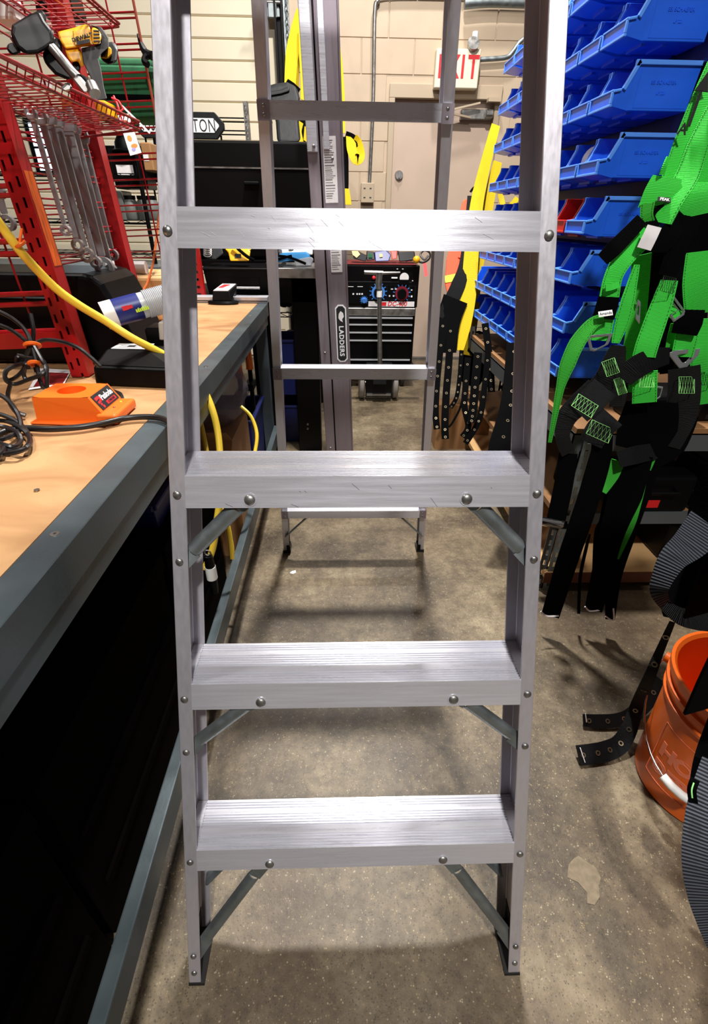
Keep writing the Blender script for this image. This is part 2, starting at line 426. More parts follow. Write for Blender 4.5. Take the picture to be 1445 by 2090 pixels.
# sectional overhead door with ribs (each rib its own panel)
d2 = struct(MB().box(-4.4, YB + .09, 0, -.45, YB + .15, 3.6).build('door_2', CREAM))
zs = [0.02 + .122 * i for i in range(29)]
pr = [(0, 0), (.118, 0), (.118, -.006), (.112, -.016), (.008, -.016), (0, -.006)]
p0 = MB().prism(pr, lambda a, b: V((-4.4, b, a)), lambda a, b: V((-.53, b, a))).build('panel', CREAM, d2)
p0.location = (0, YB + .09, zs[0])
for z in zs[1:]:
    if 1.45 < z < 1.80: continue
    q = p0.copy(); COL.objects.link(q); q.parent = d2; q.location = (0, YB + .09, z)
for z in [q for q in zs if 1.45 < q < 1.80]:
    for a, b in ((-4.4, -2.50), (-1.98, -.53)):
        MB().prism(pr, lambda p, r: V((a, r, p)), lambda p, r: V((b, r, p))).build('panel', CREAM, d2, loc=(0, YB + .09, z))
MB().box(-.53, YB + .07, 0, -.45, YB + .09, 3.6).build('stile', CREAM, d2)
# daylight pane in that door
GLOW = mat('daylight_glass', (225, 240, 250), .2, emit=((205, 235, 255), 5.))
w1 = struct(MB().box(-2.50, YB + .06, 1.484, -1.98, YB + .08, 1.51).box(-2.50, YB + .06, 1.82, -1.98, YB + .08, 1.85).box(-2.50, YB + .06, 1.51, -2.47, YB + .08, 1.82).box(-2.01, YB + .06, 1.51, -1.98, YB + .08, 1.82).box(-2.47, YB + .06, 1.655, -2.01, YB + .08, 1.67).build('window_1', BLACKP))
MB().box(-2.48, YB + .07, 1.50, -2.0, YB + .078, 1.83).build('pane', GLOW, w1)
# pale patch in the concrete
pp = at(1195, 1790, z=0)
pt = MB().prism([(-.05, .0), (-.035, .03), (-.012, .045), (.002, .05), (.02, .035), (.038, .02), (.04, -.004), (.026, -.02), (.018, -.045), (-.004, -.062), (-.022, -.058), (-.012, -.035), (-.026, -.012)], lambda a, b: V((pp.x + a * .8, pp.y + b * .8, 0)), lambda a, b: V((pp.x + a * .8, pp.y + b * .8, .0012))).build('patch', mat('patch_mortar', (120, 107, 87), .8, noise=.2, nscale=70), bpy.data.objects['floor'])
# door track and chain
tr = thing('door_track', 'dark vertical steel track at the right edge of the cream overhead door', 'track', (-.43, YB - .02, 0))
MB().box(-.03, -.05, 0, -.015, .03, 3.6).box(-.03, .02, 0, .03, .03, 3.6).box(.02, -.05, 0, .03, .03, 3.6).build('channel', BLACKM, tr)
MB().box(.035, -.02, 0, .075, .03, 3.6).build('angle', GALV, tr)
ch = thing('hoist_chain', 'steel chain hanging beside the overhead door track', 'chain', (-.365, YB - .09, 0))
lk = None
for i in range(56):
    z = 1.55 + i * .034
    pts = [V((.011 * math.cos(a), 0, .021 * math.sin(a))) for a in [2 * PI * k / 8 for k in range(8)]]
    if i == 0: lk = MB().tube(pts, .0035, 5, closed=True).build('link', GALV, ch); o = lk
    else: o = lk.copy(); COL.objects.link(o); o.parent = ch
    o.location = (0, 0, z); o.rotation_euler = (0, 0, (i % 2) * PI / 2 + .6)
br = thing('track_bracket', 'small galvanised roller bracket at the door edge near the top', 'bracket', (at(562, 15, y=YB - .03)))
MB().box(-.09, 0, -.05, .03, .02, .06).box(-.05, -.03, -.06, .01, 0, .02).build('plate', GALV, br, bevel=.003)
MB().cyl((-.12, -.02, .02), (.05, -.02, .02), .012).build('roller', STEEL, br, smooth=True)
# conduits, outlet
cz = at(756, 388, y=YB - .02)
def pipe(name, label, pts, r=.0145, m=STEEL, cat='conduit'):
    return tag(MB().tube(pts, r, 10).build(name, m, smooth=True), label, cat)
x0 = at(762, 250, y=YB - .03).x
P = [V((x0 - .02, YB - .025, 1.44)), V((x0 - .005, YB - .025, 2.0)), V((x0 - .01, YB - .025, 2.46)), V((x0 + .01, YB - .025, 2.53)), V((x0 + .07, YB - .025, 2.57)), V((x0 + .6, YB - .025, 2.58)), V((1.5, YB - .025, 2.58))]
pipe('conduit', 'grey steel conduit rising from the outlet box then bending right along the wall', spline(P, 4))
ob = thing('outlet_box', 'square steel outlet box at the foot of the wall conduit', 'outlet', (x0 - .035, YB - .0, 1.385))
MB().box(-.055, -.05, -.07, .055, 0, .07).build('box', FRAMEP, ob, bevel=.004)
k = MB()
for sx in (-1, 1):
    for sz in (-1, 1): k.box(sx * .025 - .008, -.053, sz * .032 - .003, sx * .025 + .008, -.05, sz * .032 + .003)
k.build('slots', INK, ob)
a = at(975, 122, y=YB - .04); b = at(1030, 118, y=YB - .04); c = at(1066, 82, y=YB - .04)
pipe('conduit', 'short galvanised conduit leaving the right side of the exit sign', spline([a, b, at(1045, 108, y=YB - .04), c, at(1110, 60, y=YB - .04)], 4), .016, GALV)
pipe('conduit', 'thick pale conduit crossing high above the exit sign', spline([at(948, 8, y=YB - .08), at(1000, 4, y=YB - .08), at(1075, 6, y=YB - .08)], 4), .03, GALV)
# exit sign
e0 = at(892, 98, y=YB - .08); e1 = at(968, 182, y=YB - .08)
ex = thing('exit_sign', 'cream exit sign box with red letters above the door', 'sign', ((e0.x + e1.x) / 2 + .01, YB, (e0.z + e1.z) / 2))
hw, hh = .165, .112
SIGNM = mat('sign_cream', (226, 216, 192), .5, noise=.04, nscale=10)
MB().box(-hw, -.085, -hh, hw, 0, hh).build('housing', SIGNM, ex, bevel=.006)
for i, chx in enumerate('EXIT'):
    text(chx, .185, (-.115 + .077 * i, -.0865, .005), (1, 0, 0), (0, 0, 1), REDINK, ex, 'letter', bold=.02, wscale=.75)
hd = MB().cyl((0, 0, 0), (0, -.0, .0001), .001)
lh = MB().cyl((.10, -.05, hh + .005), (.10, -.10, hh + .03), .035, .045, 16).box(.09, -.06, hh, .11, -.03, hh + .02)
lh.build('lamp_head', STEEL, ex, smooth=True)
MB().cyl((.115, -.05, hh), (.115, -.05, hh + .10), .022, .022, 14).build('bulb', WHITE, ex, smooth=True)
# unseen ceiling fixtures that hold the lamps
for i, L in enumerate(LAMPS):
    o = thing('ceiling_lamp', ['round high bay lamp over the aisle beyond the ladder', 'round high bay lamp behind the photographer', 'round high bay lamp near the exit door', 'round high bay lamp above the left workbench'][i], 'lamp', (L[0], L[1], L[2]))
    MB().lathe([(.03, .15), (.10, .12), (.22, .03), (.22, .005), (.21, .005), (.09, .11), (.02, .13)], n=24).build('shade', STEEL, o, smooth=True)
    MB().cyl((0, 0, .13), (0, 0, .16), .03).build('stem', STEEL, o)
# ------------------------------------------------------------------ the step ladder
LX, LY, SLP = .0254, .302, .298      # front rail line: y = LY + SLP*z
def lhw(z): return .2875 - .0597 * z
lad = thing('step_ladder', 'tall scuffed aluminium step ladder standing open in the aisle', 'ladder', (LX, LY, 0))
TOPZ = 2.42
def lp(sx, z, ox=0., oy=0.): return V((sx * (lhw(z) + ox), SLP * z + oy, z))
# front rails: channels opening inward
for sx in (-1, 1):
    prof = [(-.001, 0), (.0205, 0), (.0205, .084), (-.001, .084), (-.001, .0815), (.0175, .0815), (.0175, .0025), (-.001, .0025)]
    r = MB().prism(prof, lambda a, b: lp(sx, .006, a, b), lambda a, b: lp(sx, TOPZ, a, b)).build('front_rail', ALUV, lad, bevel=.0008)
    # rubber foot
    f0 = lp(sx, 0); MB().prism([(-.008, -.001), (.0212, -.001), (.0212, .085), (-.008, .085)], lambda a, b: lp(sx, 0, a, b), lambda a, b: lp(sx, .006, a, b)).build('foot', RUBBER, lad)
    MB().prism([(.0165, .004), (.0175, .004), (.0175, .08), (.0165, .08)], lambda a, b: lp(sx, .012, a, b), lambda a, b: lp(sx, .06, a, b)).build('foot_plate', BLACKM, lad)
# treads with grooves
TD = .0812; LIP = .042
def tread_profile():
    top = []; y = .0
    marks = [.0035 + .0045 * i for i in range(5)] + [.037 + .0045 * i for i in range(5)] + [.0665 + .0045 * i for i in range(3)]
    top.append((0, 0))
    for mk in marks:
        top += [(mk - .0012, 0), (mk - .0006, -.0022), (mk + .0006, -.0022), (mk + .0012, 0)]
    top.append((TD, 0))
    # rear lip, underside, front lip inner, front lip bottom (lip leans with the rail)
    s = SLP
    top += [(TD, -.028), (TD - .0025, -.028), (TD - .0025, -.0035), (.004, -.0035), (.004 - s * (LIP - .004), -LIP), (-s * LIP, -LIP)]
    return top
TP = tread_profile()
for i in range(1, 8):
    z = .3048 * i; hw = lhw(z)
    def fa(a, b, sx=-1): return V((sx * (hw - .0005 + .0597 * -b), SLP * z + a - .0012, z + b))
    st = MB().prism(TP, lambda a, b: fa(a, b, -1), lambda a, b: fa(a, b, 1)).build('step', ALU, lad)
    # tread extension into the channels
    for sx in (-1, 1):
        xa, xb = sorted((sx * hw, sx * (hw + .0165)))
        MB().box(xa, SLP * z + .004, z - .0036, xb, SLP * z + TD - .001, z - .0008).build('step_end', ALU, lad)
    nrm = V((0, -1, SLP)).normalized()
    def on_front(x, zz): return V((x, SLP * zz - .0015, zz))
    rz = z - .024
    for sx in (-1, 1):
        MB().dome(on_front(sx * (lhw(rz) + .0105), rz) , nrm, .0058, .003).build('rivet', STEEL, lad, smooth=True)
        if i <= 3:
            xb = .148
            MB().dome(on_front(sx * xb, z - .031), nrm, .0080, .0042, 14).build('rivet', STEEL, lad, smooth=True)
            MB().cyl(on_front(sx * xb, z - .031), on_front(sx * xb, z - .031) + nrm * .0006, .0096, n=16).build('washer', ALU, lad)
    # braces
    if i <= 3:
        for sx in (-1, 1):
            zb = z - (.118 if i > 1 else .235); yb = .006
            A = V((sx * (lhw(zb) + .004), SLP * zb + yb, zb)); B = V((sx * .150, SLP * (z - .03) + .006, z - .031))
            dv = B - A; n1 = A + dv * .12; n2 = A + dv * .80
            n1 += V((0, .004, 0)); n2 += V((0, .004, 0))
            br = MB()
            br.bar(A + V((0, 0, 0)) - dv.normalized() * .012, n1, .003, .024, V((0, -1, .3)).cross(dv))
            wide = dv.normalized().cross(V((0, -1, 0))).normalized()
            fr = V((0, -1, 0))
            # open channel with a rounded front
            arc = [(.0115 * math.cos(t), .010 * math.sin(t)) for t in [PI * k / 8 for k in range(9)]]
            inn = [(.0098 * math.cos(t), .0083 * math.sin(t)) for t in [PI * k / 8 for k in range(8, -1, -1)]]
            br.prism(arc + inn, lambda a, b: n1 + wide * a + fr * (b - .004), lambda a, b: n2 + wide * a + fr * (b - .004))
            br.bar(n2, B + dv.normalized() * .012, .003, .022, V((0, -1, .3)).cross(dv))
            br.build('brace', GALV, lad, smooth=True)
            zr = zb + .002
            MB().dome(on_front(sx * (lhw(zr) + .0105), zr), nrm, .0055, .003).build('rivet', STEEL, lad, smooth=True)
            if i == 1:   # second brace at the back of the bottom step
                A2 = V((sx * (lhw(zb + .07) + .002), SLP * (zb + .07) + .072, zb + .07)); B2 = V((sx * .150, SLP * z + .066, z - .02))
                MB().bar(A2, B2, .005, .024, V((0, 1, 0))).build('brace', GALV, lad)
for sx in (-1, 1):
    MB().dome(V((sx * (lhw(.03) + .0105), SLP * .03 - .0005, .03)), (0, -1, .3), .0055, .003).build('rivet', STEEL, lad, smooth=True)
# scuffs on the two upper step fronts
random.seed(4)
for i, n_ in ((4, 34), (3, 16)):
    z = .3048 * i; k = MB()
    for q in range(n_ // 2):
        x = max(-lhw(z) * .92, min(lhw(z) * .84, random.gauss(-.06, .08) if q % 3 else random.uniform(-lhw(z) * .9, lhw(z) * .84))); zz = z - random.uniform(.004, .038); ln = random.uniform(.002, .016); an = random.uniform(-.9, -.3)
        a = V((x, SLP * zz - .0014, zz)); z2 = max(z - .041, zz + ln * math.sin(an)); b = V((x + ln * math.cos(an), SLP * z2 - .0014, z2))
        k.bar(a, b, .00022, .0005, V((0, -1, .3)))
    tag(k.build('scuffs', WHITE if i == 4 else INK, lad), kind='stuff')
# rear frame
RS = .247; RY = 1.64 - LY
RXC = .055 - LX
def rp(sx, z, ox=0., oy=0.):
    xl = -.240 + .0507 * z; xr = .353 - .079 * z
    return V(((xl if sx < 0 else xr) - LX + sx * ox, RY - RS * z + oy, z))
for sx in (-1, 1):
    prof = [(-.024, 0), (0, 0), (0, .05), (-.024, .05), (-.024, .048), (-.002, .048), (-.002, .002), (-.024, .002)]
    MB().prism(prof, lambda a, b: rp(sx, .012, a, b), lambda a, b: rp(sx, 2.32, a, b)).build('rear_rail', ALUV, lad, bevel=.0006)
    MB().prism([(-.030, -.003), (.002, -.003), (.002, .053), (-.030, .053)], lambda a, b: rp(sx, 0, a, b), lambda a, b: rp(sx, .014, a, b)).build('foot', RUBBER, lad)
    MB().prism([(-.029, -.004), (-.014, -.004), (-.014, .03), (-.029, .03)], lambda a, b: rp(sx, .012, a, b), lambda a, b: rp(sx, .045, a, b)).build('foot_shoe', BLACKM, lad)
for zr in (.246, .829, 1.414, 2.0):
    pL = rp(-1, zr); pR = rp(1, zr)
    ph = [(0, 0), (-.006, 0), (-.006, -.032), (-.004, -.032), (-.004, -.002), (.042, -.002), (.042, 0)]
    MB().prism(ph, lambda a, b: pL + V((.004, a - .001, b)), lambda a, b: pR + V((-.004, a - .001, b))).build('rear_rung', ALU, lad)
    for sx, p in ((-1, pL), (1, pR)):
        MB().box(p.x - (0 if sx < 0 else .026), p.y - .0085, zr - .034, p.x + (.026 if sx < 0 else 0), p.y - .0065, zr + .0).build('rung_plate', ALUD, lad)
        for dz in (.009, .024):
            MB().dome((p.x - sx * .014, p.y - .0083, zr - dz), (0, -1, 0), .004, .002, 8).build('rivet', STEEL, lad, smooth=True)
    if zr < .3:
        for sx, p in ((-1, pL), (1, pR)):
            q = rp(sx, .105); MB().bar((q.x - sx * .012, q.y - .006, .105), (p.x - sx * .115, p.y + .004, zr - .016), .003, .014, V((0, 1, 0))).build('brace', GALV, lad)
            MB().dome((q.x - sx * .012, q.y - .008, .105), (0, -1, 0), .004, .002, 8).build('rivet', STEEL, lad, smooth=True)
# spreaders and top cap
for sx in (-1, 1):
    a = lp(sx, 1.75, .0, .09); b = rp(sx, 1.62, -.01, -.002); c = (a + b) / 2 + V((0, 0, -.02))
    MB().bar(a, c, .003, .022).bar(c, b, .003, .022).build('spreader', GALV, lad)
MB().box(-.17, SLP * 2.42 - .05, 2.42, .17, SLP * 2.42 + .33, 2.44).box(-.17, SLP * 2.42 - .05, 2.36, .17, SLP * 2.42 - .04, 2.44).build('top_cap', ALU, lad, bevel=.003)

# ------------------------------------------------------------------ second ladder, folded and leaning
Y2 = 2.5
fl = thing('folded_ladder', 'folded aluminium ladder standing upright behind the step ladder with a black label', 'ladder', (0, 0, 0))
def q2(z, x): # centre line leans left
    return V((.0 - .040 * z + x, Y2 + .10 * z * 0, z))
def rail2(name, x0, x1, y0, y1, z0, z1, m):
    lipd = .008
    pf = [(x0, y0), (x1, y0), (x1, y1), (x0, y1)]
    return MB().prism(pf, lambda a, b: q2(z0, a) + V((0, b, 0)), lambda a, b: q2(z1, a) + V((0, b, 0))).build(name, m, fl, bevel=.003, seg=2)
rail2('front_rail', -.018, .078, 0, .03, .02, 2.42, ALUD)
rail2('rail_flange', -.018, -.010, -.006, .0, .02, 2.42, ALUD)
rail2('rail_flange', .070, .078, -.006, .0, .02, 2.42, ALUD)
rail2('foot', -.022, .082, -.006, .036, .0, .02, RUBBER)
rail2('rear_rail', -.074, -.024, .002, .03, .075, 2.35, ALUD)
rail2('added_gap_strip', -.027, -.015, .012, .026, .06, 2.38, BLACKM)  # black strip added to make the slit between the rails dark
rail2('rail_strip', -.074, -.030, -.004, .002, 1.44, 2.3, ALU)
rail2('rail_strip', -.005, .02, -.004, .0, 1.45, 2.42, ALU)
for z, x in ((.095, -.05), (.62, -.05), (1.46, -.046), (2.0, -.05), (1.42, .03)):
    MB().dome(q2(z, x) + V((0, -.004 if z > 1.43 else 0.001, 0)), (0, -1, 0), .007, .004).build('rivet', STEEL, fl, smooth=True)
# label plate (elongated octagon) and its lettering, reading downwards
up2 = V((-.040, 0, 1)).normalized(); rt2 = V((1, 0, .040)).normalized()
za, zb2 = at(697, 625, y=Y2).z, at(700, 741, y=Y2).z
pc = at(697, 682, y=Y2)
hl = (za - zb2) / 2; hwid = .0265
def oct8(hw_, hl_, c_): return [(-hw_ + c_, hl_), (hw_ - c_, hl_), (hw_, hl_ - c_), (hw_, -hl_ + c_), (hw_ - c_, -hl_), (-hw_ + c_, -hl_), (-hw_, -hl_ + c_), (-hw_, hl_ - c_)][::-1]
fr2 = lambda dy: (lambda a, b: pc + rt2 * a + up2 * b + V((0, dy, 0)))
MB().prism(oct8(hwid, hl, .014), fr2(0), fr2(-.0015)).build('label_border', WINK, fl)
MB().prism(oct8(hwid - .005, hl - .006, .012), fr2(-.0014), fr2(-.002)).build('label_plate', INK, fl)
text('LADDERS', .032, pc + V((-.001, -.0022, 0)) - up2 * .034, -up2, rt2, WINK, fl, bold=.025, space=1.12)
hdm = MB()   # small mountain-sheep like emblem: a faceted head outline
hc = pc + up2 * .082 + V((0, -.0022, 0))
hdm.prism([(.000, .026), (.012, .016), (.015, .0), (.006, -.012), (.009, -.026), (-.004, -.018), (-.012, -.006), (-.010, .012)][::-1], lambda a, b: hc + rt2 * a + up2 * b, lambda a, b: hc + rt2 * a + up2 * b + V((0, -.0005, 0)))
hdm.build('emblem', PAPER, fl)
# instruction sticker with printed blocks
s0, s1 = at(676, 282, y=Y2), at(688, 552, y=Y2)
def stick(u0, v0, u1, v1):
    c = at((u0 + u1) / 2, (v0 + v1) / 2, y=Y2); hx = (at(u1, v0, y=Y2).x - at(u0, v0, y=Y2).x) / 2; hz = (at(u0, v0, y=Y2).z - at(u0, v1, y=Y2).z) / 2
    ft = lambda dy: (lambda a, b: c + rt2 * a + up2 * b + V((0, dy, 0)))
    MB().prism([(-hx, -hz), (hx, -hz), (hx, hz), (-hx, hz)][::-1], ft(0), ft(-.0012)).build('sticker', PAPER, fl)
    k = MB(); z = hz - .012
    while z > -hz + .01:
        hgt = random.choice([.002, .002, .003, .004]); wl = hx * random.uniform(.5, .85)
        k.prism([(-hx * .85, z - hgt), (-hx * .85 + wl * 1.9, z - hgt), (-hx * .85 + wl * 1.9, z), (-hx * .85, z)][::-1], ft(-.0011), ft(-.0015)); z -= hgt + random.choice([.004, .005, .007])
    k.build('print', mat('print_grey', (120, 118, 120), .7) if 'print_grey' not in bpy.data.materials else bpy.data.materials['print_grey'], fl)
stick(661, 280, 688, 416); stick(675, 500, 698, 556)
# ------------------------------------------------------------------ left workbench
XB, ZB = -.335, .8637
D0, D1 = -.35, 2.425
wbn = thing('workbench', 'long steel framed workbench with a tan hardboard top left of the ladder', 'workbench', (XB, 0, 0))
MB().box(-1.15, D0, ZB - .018, -.0475, D1, ZB - .0015).build('top_board', PLY, wbn)
MB().prism([(-.0455, ZB - .004), (-.0455, ZB), (0, ZB), (0, ZB - .0545), (-.004, ZB - .0545), (-.004, ZB - .004)], lambda a, b: V((a, D0, b)), lambda a, b: V((a, D1, b))).build('edge_angle', BENCHP, wbn, bevel=.0012)
MB().box(-.05, D0, ZB - .092, -.0035, D1 - .02, ZB - .0545).build('apron_tube', BENCHP, wbn, bevel=.002)
MB().box(-1.15, D1, ZB - .05, 0, D1 + .005, ZB).build('end_angle', BENCHP, wbn)
MB().box(-.0095, D0, .214, .0155, D1 - .05, .281).build('foot_rail', BENCHP, wbn, bevel=.003, seg=2)
for x in (-.05, -1.15):
    for y in (D0 + .02, D1 - .06):
        MB().box(x - .012, y, 0, x + .038, y + .05, ZB - .06).build('leg', BENCHP, wbn, bevel=.002)
MB().box(-1.15, D1 - .05, .30, -.05, D1 - .012, .34).build('cross_rail', BENCHP, wbn)
MB().box(-1.15, D0, .167, -1.12, D1 - .05, .237).build('foot_rail', BENCHP, wbn)
for (u, v) in ((112, 1090), (420, 748), (510, 644)):
    p = at(u, v, z=ZB); p.x -= XB
    MB().cyl(p, p + V((0, 0, .0009)), .0062, .0058, 16).build('screw', STEEL, wbn, smooth=True)
    MB().cyl(p + V((0, 0, .0008)), p + V((0, 0, .0011)), .002, n=6).build('screw_recess', INK, wbn)
# scrap washer / paper bit on the top
p = at(75, 1000, z=ZB)
tag(MB().lathe([(.0015, 0), (.004, 0), (.004, .0008), (.0015, .0008)], p, 14, closed=True).build('washer', STEEL, smooth=True), 'tiny washer lying alone on the bare tan bench top', 'washer')

# ------------------------------------------------------------------ things under the bench
cb = thing('cardboard_box', 'brown cardboard box standing in the shade under the far workbench', 'box', (-.56, 1.78, 0))
MB().box(-.17, -.16, .0, .17, .16, .52).build('carton', CARD, cb)
MB().bar((-.17, -.16, .52), (-.24, -.16, .60), .32, .004, V((0, 0, 1))).build('flap', CARD, cb)
MB().hexa([V((-.17, -.16, .52)), V((.17, -.16, .52)), V((.17, -.157, .52)), V((-.17, -.157, .52)), V((-.17, -.24, .58)), V((.17, -.24, .58)), V((.17, -.237, .58)), V((-.17, -.237, .58))]).build('flap', CARD, cb)
bgm = MB(); random.seed(3)
bgm.ball((0, 0, .12), .20, .17, .15, 18)
bgm.v = [tuple(V(q) * random.uniform(.88, 1.1)) for q in bgm.v]
bgo = bgm.build('plastic_bag', BAG, smooth=True, loc=(-.55, 1.80, .52)); tag(bgo, 'crumpled clear plastic bag bulging out of the cardboard box', 'bag')
def tote(name, label, x0, y0, x1, y1, z0, z1, m, cat='bin'):
    t = thing(name, label, cat, ((x0 + x1) / 2, (y0 + y1) / 2, z0))
    hx, hy, h = (x1 - x0) / 2, (y1 - y0) / 2, z1 - z0; tp = .86; th = .006
    def ring(f, z): return [V((-hx * f, -hy * f, z)), V((hx * f, -hy * f, z)), V((hx * f, hy * f, z)), V((-hx * f, hy * f, z))]
    vs = ring(tp, 0) + ring(.97, h) + ring(.97 - th / hx, h) + ring(tp - th / hx, th)
    fs = [(3, 2, 1, 0)] + [(i, (i + 1) % 4, 4 + (i + 1) % 4, 4 + i) for i in range(4)] + [(4 + i, 4 + (i + 1) % 4, 8 + (i + 1) % 4, 8 + i) for i in range(4)] + [(8 + i, 8 + (i + 1) % 4, 12 + (i + 1) % 4, 12 + i) for i in range(4)] + [(12, 13, 14, 15)]
    MB().add(vs, fs).build('body', m, t, bevel=.006, seg=2)
    rm = MB()
    for s in (-1, 1):
        rm.box(-hx, s * hy - .008, h - .014, hx, s * hy + .008, h); rm.box(s * hx - .008, -hy, h - .014, s * hx + .008, hy, h)
    rm.build('rim', m, t, bevel=.003)
    return t
tote('storage_tote', 'dark blue plastic tote under the far end of the workbench', -.62, 2.02, -.39, 2.38, 0, .44, BLUED)
DCRATE = mat('shade_black_crate', (7, 4, 4), .9, noise=.3, nscale=8, spec=.03)  # near-black colour stands in for the deep shade under the bench
for i, (ya, yb, lab) in enumerate(((-.32, .36, 'nearest of the shade-black crates on the floor under the workbench'), (.38, .95, 'middle one of the shade-black crates on the floor under the workbench'), (.97, 1.46, 'farthest of the shade-black crates under the workbench, behind the left front ladder rail'))):
    t = thing('storage_crate', lab, 'crate', (-.77, (ya + yb) / 2, 0), 'shade-black crates under the workbench')
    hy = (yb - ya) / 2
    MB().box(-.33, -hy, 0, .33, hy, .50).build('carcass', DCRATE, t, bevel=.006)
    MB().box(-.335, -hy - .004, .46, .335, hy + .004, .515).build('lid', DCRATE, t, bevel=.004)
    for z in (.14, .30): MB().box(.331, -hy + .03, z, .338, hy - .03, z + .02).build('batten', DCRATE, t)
tote('storage_tote', 'small blue tray on the shade-black crate under the bench beside the left ladder rail', -.62, 1.02, -.46, 1.42, .516, .60, BLUED, 'tray')
# bar clamps hanging under the bench
for i, (x, y) in enumerate(((-.42, 2.02), (-.40, 2.16))):
    t = thing('bar_clamp', ['black bar clamp with orange grip hung under the bench, the nearer one', 'black bar clamp with orange grip hung under the bench, the farther one'][i], 'clamp', (x, y, .45), 'clamps hung under the workbench')
    MB().box(-.008, -.012, 0, .008, .012, .32).build('bar', BLACKM, t)
    MB().cyl((0, 0, .18), (0, 0, .30), .016, .012, 10).build('grip', ORANGE, t, smooth=True)
    MB().box(-.02, -.07, .10, .02, .02, .13).build('jaw', BLACKP, t, bevel=.003)
# yellow cord: along the rack, across the bench, over its edge
cp = [(-45, 400, .86), (0, 458, .90), (45, 517, .94), (110, 585, 1.0), (160, 622, 1.04), (215, 655, 1.08), (270, 690, 1.11), (320, 716, 1.15), (365, 742, 1.19), (395, 770, 1.22), (418, 800, 1.23), (434, 838, 1.24), (444, 880, 1.25), (449, 930, 1.25), (450, 1000, 1.24), (443, 1060, 1.24), (434, 1120, 1.25), (418, 1160, 1.27)]
yc = thing('air_hose', 'yellow hose draped past the red rack and over the workbench edge', 'hose', at(200, 645, d=1.07))
o0 = V(yc.location)
MB().tube([p - o0 for p in spline([at(u, v, d=d) for u, v, d in cp], 5)], .0088, 10).build('hose', YCORD, yc, smooth=True)
tie = MB(); c0 = at(40, 498, d=.93) - o0
ax = (at(45, 517, d=.94) - at(0, 458, d=.90)).normalized(); a1 = ax.orthogonal().normalized(); b1 = ax.cross(a1)
tie.tube([c0 + (a1 * math.cos(t) + b1 * math.sin(t)) * .0105 for t in [2 * PI * k / 14 for k in range(14)]], .003, 6, closed=True)
tie.bar(c0 + b1 * .0, c0 + UP * .03 + RT * .004, .005, .002)
tie.build('cable_tie', ORANGE, yc)
cp = [(492, 830, 1.62), (512, 850, 1.62), (524, 885, 1.62), (520, 925, 1.62), (505, 985, 1.6), (478, 1020, 1.58), (462, 1060, 1.56), (472, 1105, 1.56), (478, 1150, 1.58)]
tag(MB().tube(spline([at(u, v, d=d) for u, v, d in cp], 5), .0062, 8).build('extension_cord', YCORD, smooth=True), 'thin yellow cord hanging in front of the cardboard box under the bench', 'cord')
cp = [(410, 862, 1.30), (420, 910, 1.30), (428, 960, 1.30), (438, 1010, 1.30), (455, 1045, 1.31), (468, 1085, 1.33), (474, 1140, 1.36)]
tag(MB().tube(spline([at(u, v, d=d) for u, v, d in cp], 5), .0062, 8).build('extension_cord', YCORD, smooth=True), 'thin yellow cord hanging beside the thick hose under the bench edge', 'cord')
gl = at(431, 1168, d=1.27)
t = thing('flashlight', 'black flashlight with a white band hanging below the yellow hose', 'flashlight', gl)
MB().lathe([(.010, -.07), (.013, -.02), (.013, .02), (.011, .055)], n=14).build('body', BLACKP, t, smooth=True)
MB().cyl((0, 0, .02), (0, 0, -.02), .0145).build('band', WHITE, t, smooth=True)
MB().tube([V((.008 * math.cos(a), 0, .064 + .008 * math.sin(a))) for a in [2 * PI * k / 10 for k in range(10)]], .002, 6, closed=True).build('ring', STEEL, t)

# ------------------------------------------------------------------ bench-top items
# orange charging block
oc = thing('charger_base', 'orange charger block with a round socket and black logo plate on the bench', 'charger', (-.53, .945, ZB))
hx, hy, h = .052, .046, .05
soc = []
body = MB()
N = 28
rim = [V((.0 + .026 * math.cos(2 * PI * k / N), .002 + .026 * math.sin(2 * PI * k / N), h)) for k in range(N)]
bot = [p + V((0, 0, -.02)) for p in rim]
# top face with a round hole: fan between the hole and the rectangle
sq = []
for p in rim:
    d = V((p.x, p.y - .002)); s = min(hx / abs(d.x) if abs(d.x) > 1e-6 else 9e9, (hy) / abs(d.y) if abs(d.y) > 1e-6 else 9e9)
    sq.append(V((max(-hx, min(hx, d.x * s)), max(-hy, min(hy, d.y * s)), h)))
vs = rim + bot + sq
fs = [(k, (k + 1) % N, N + (k + 1) % N, N + k) for k in range(N)] + [tuple(range(2 * N - 1, N - 1, -1))] + [(2 * N + k, 2 * N + (k + 1) % N, (k + 1) % N, k) for k in range(N)]
o = body.add(vs, fs)
c8 = [V((-hx - .002, -hy - .002, .004)), V((hx, -hy - .002, .004)), V((hx, hy, .004)), V((-hx - .002, hy, .004)), V((-hx, -hy, h)), V((hx, -hy, h)), V((hx, hy, h)), V((-hx, hy, h))]
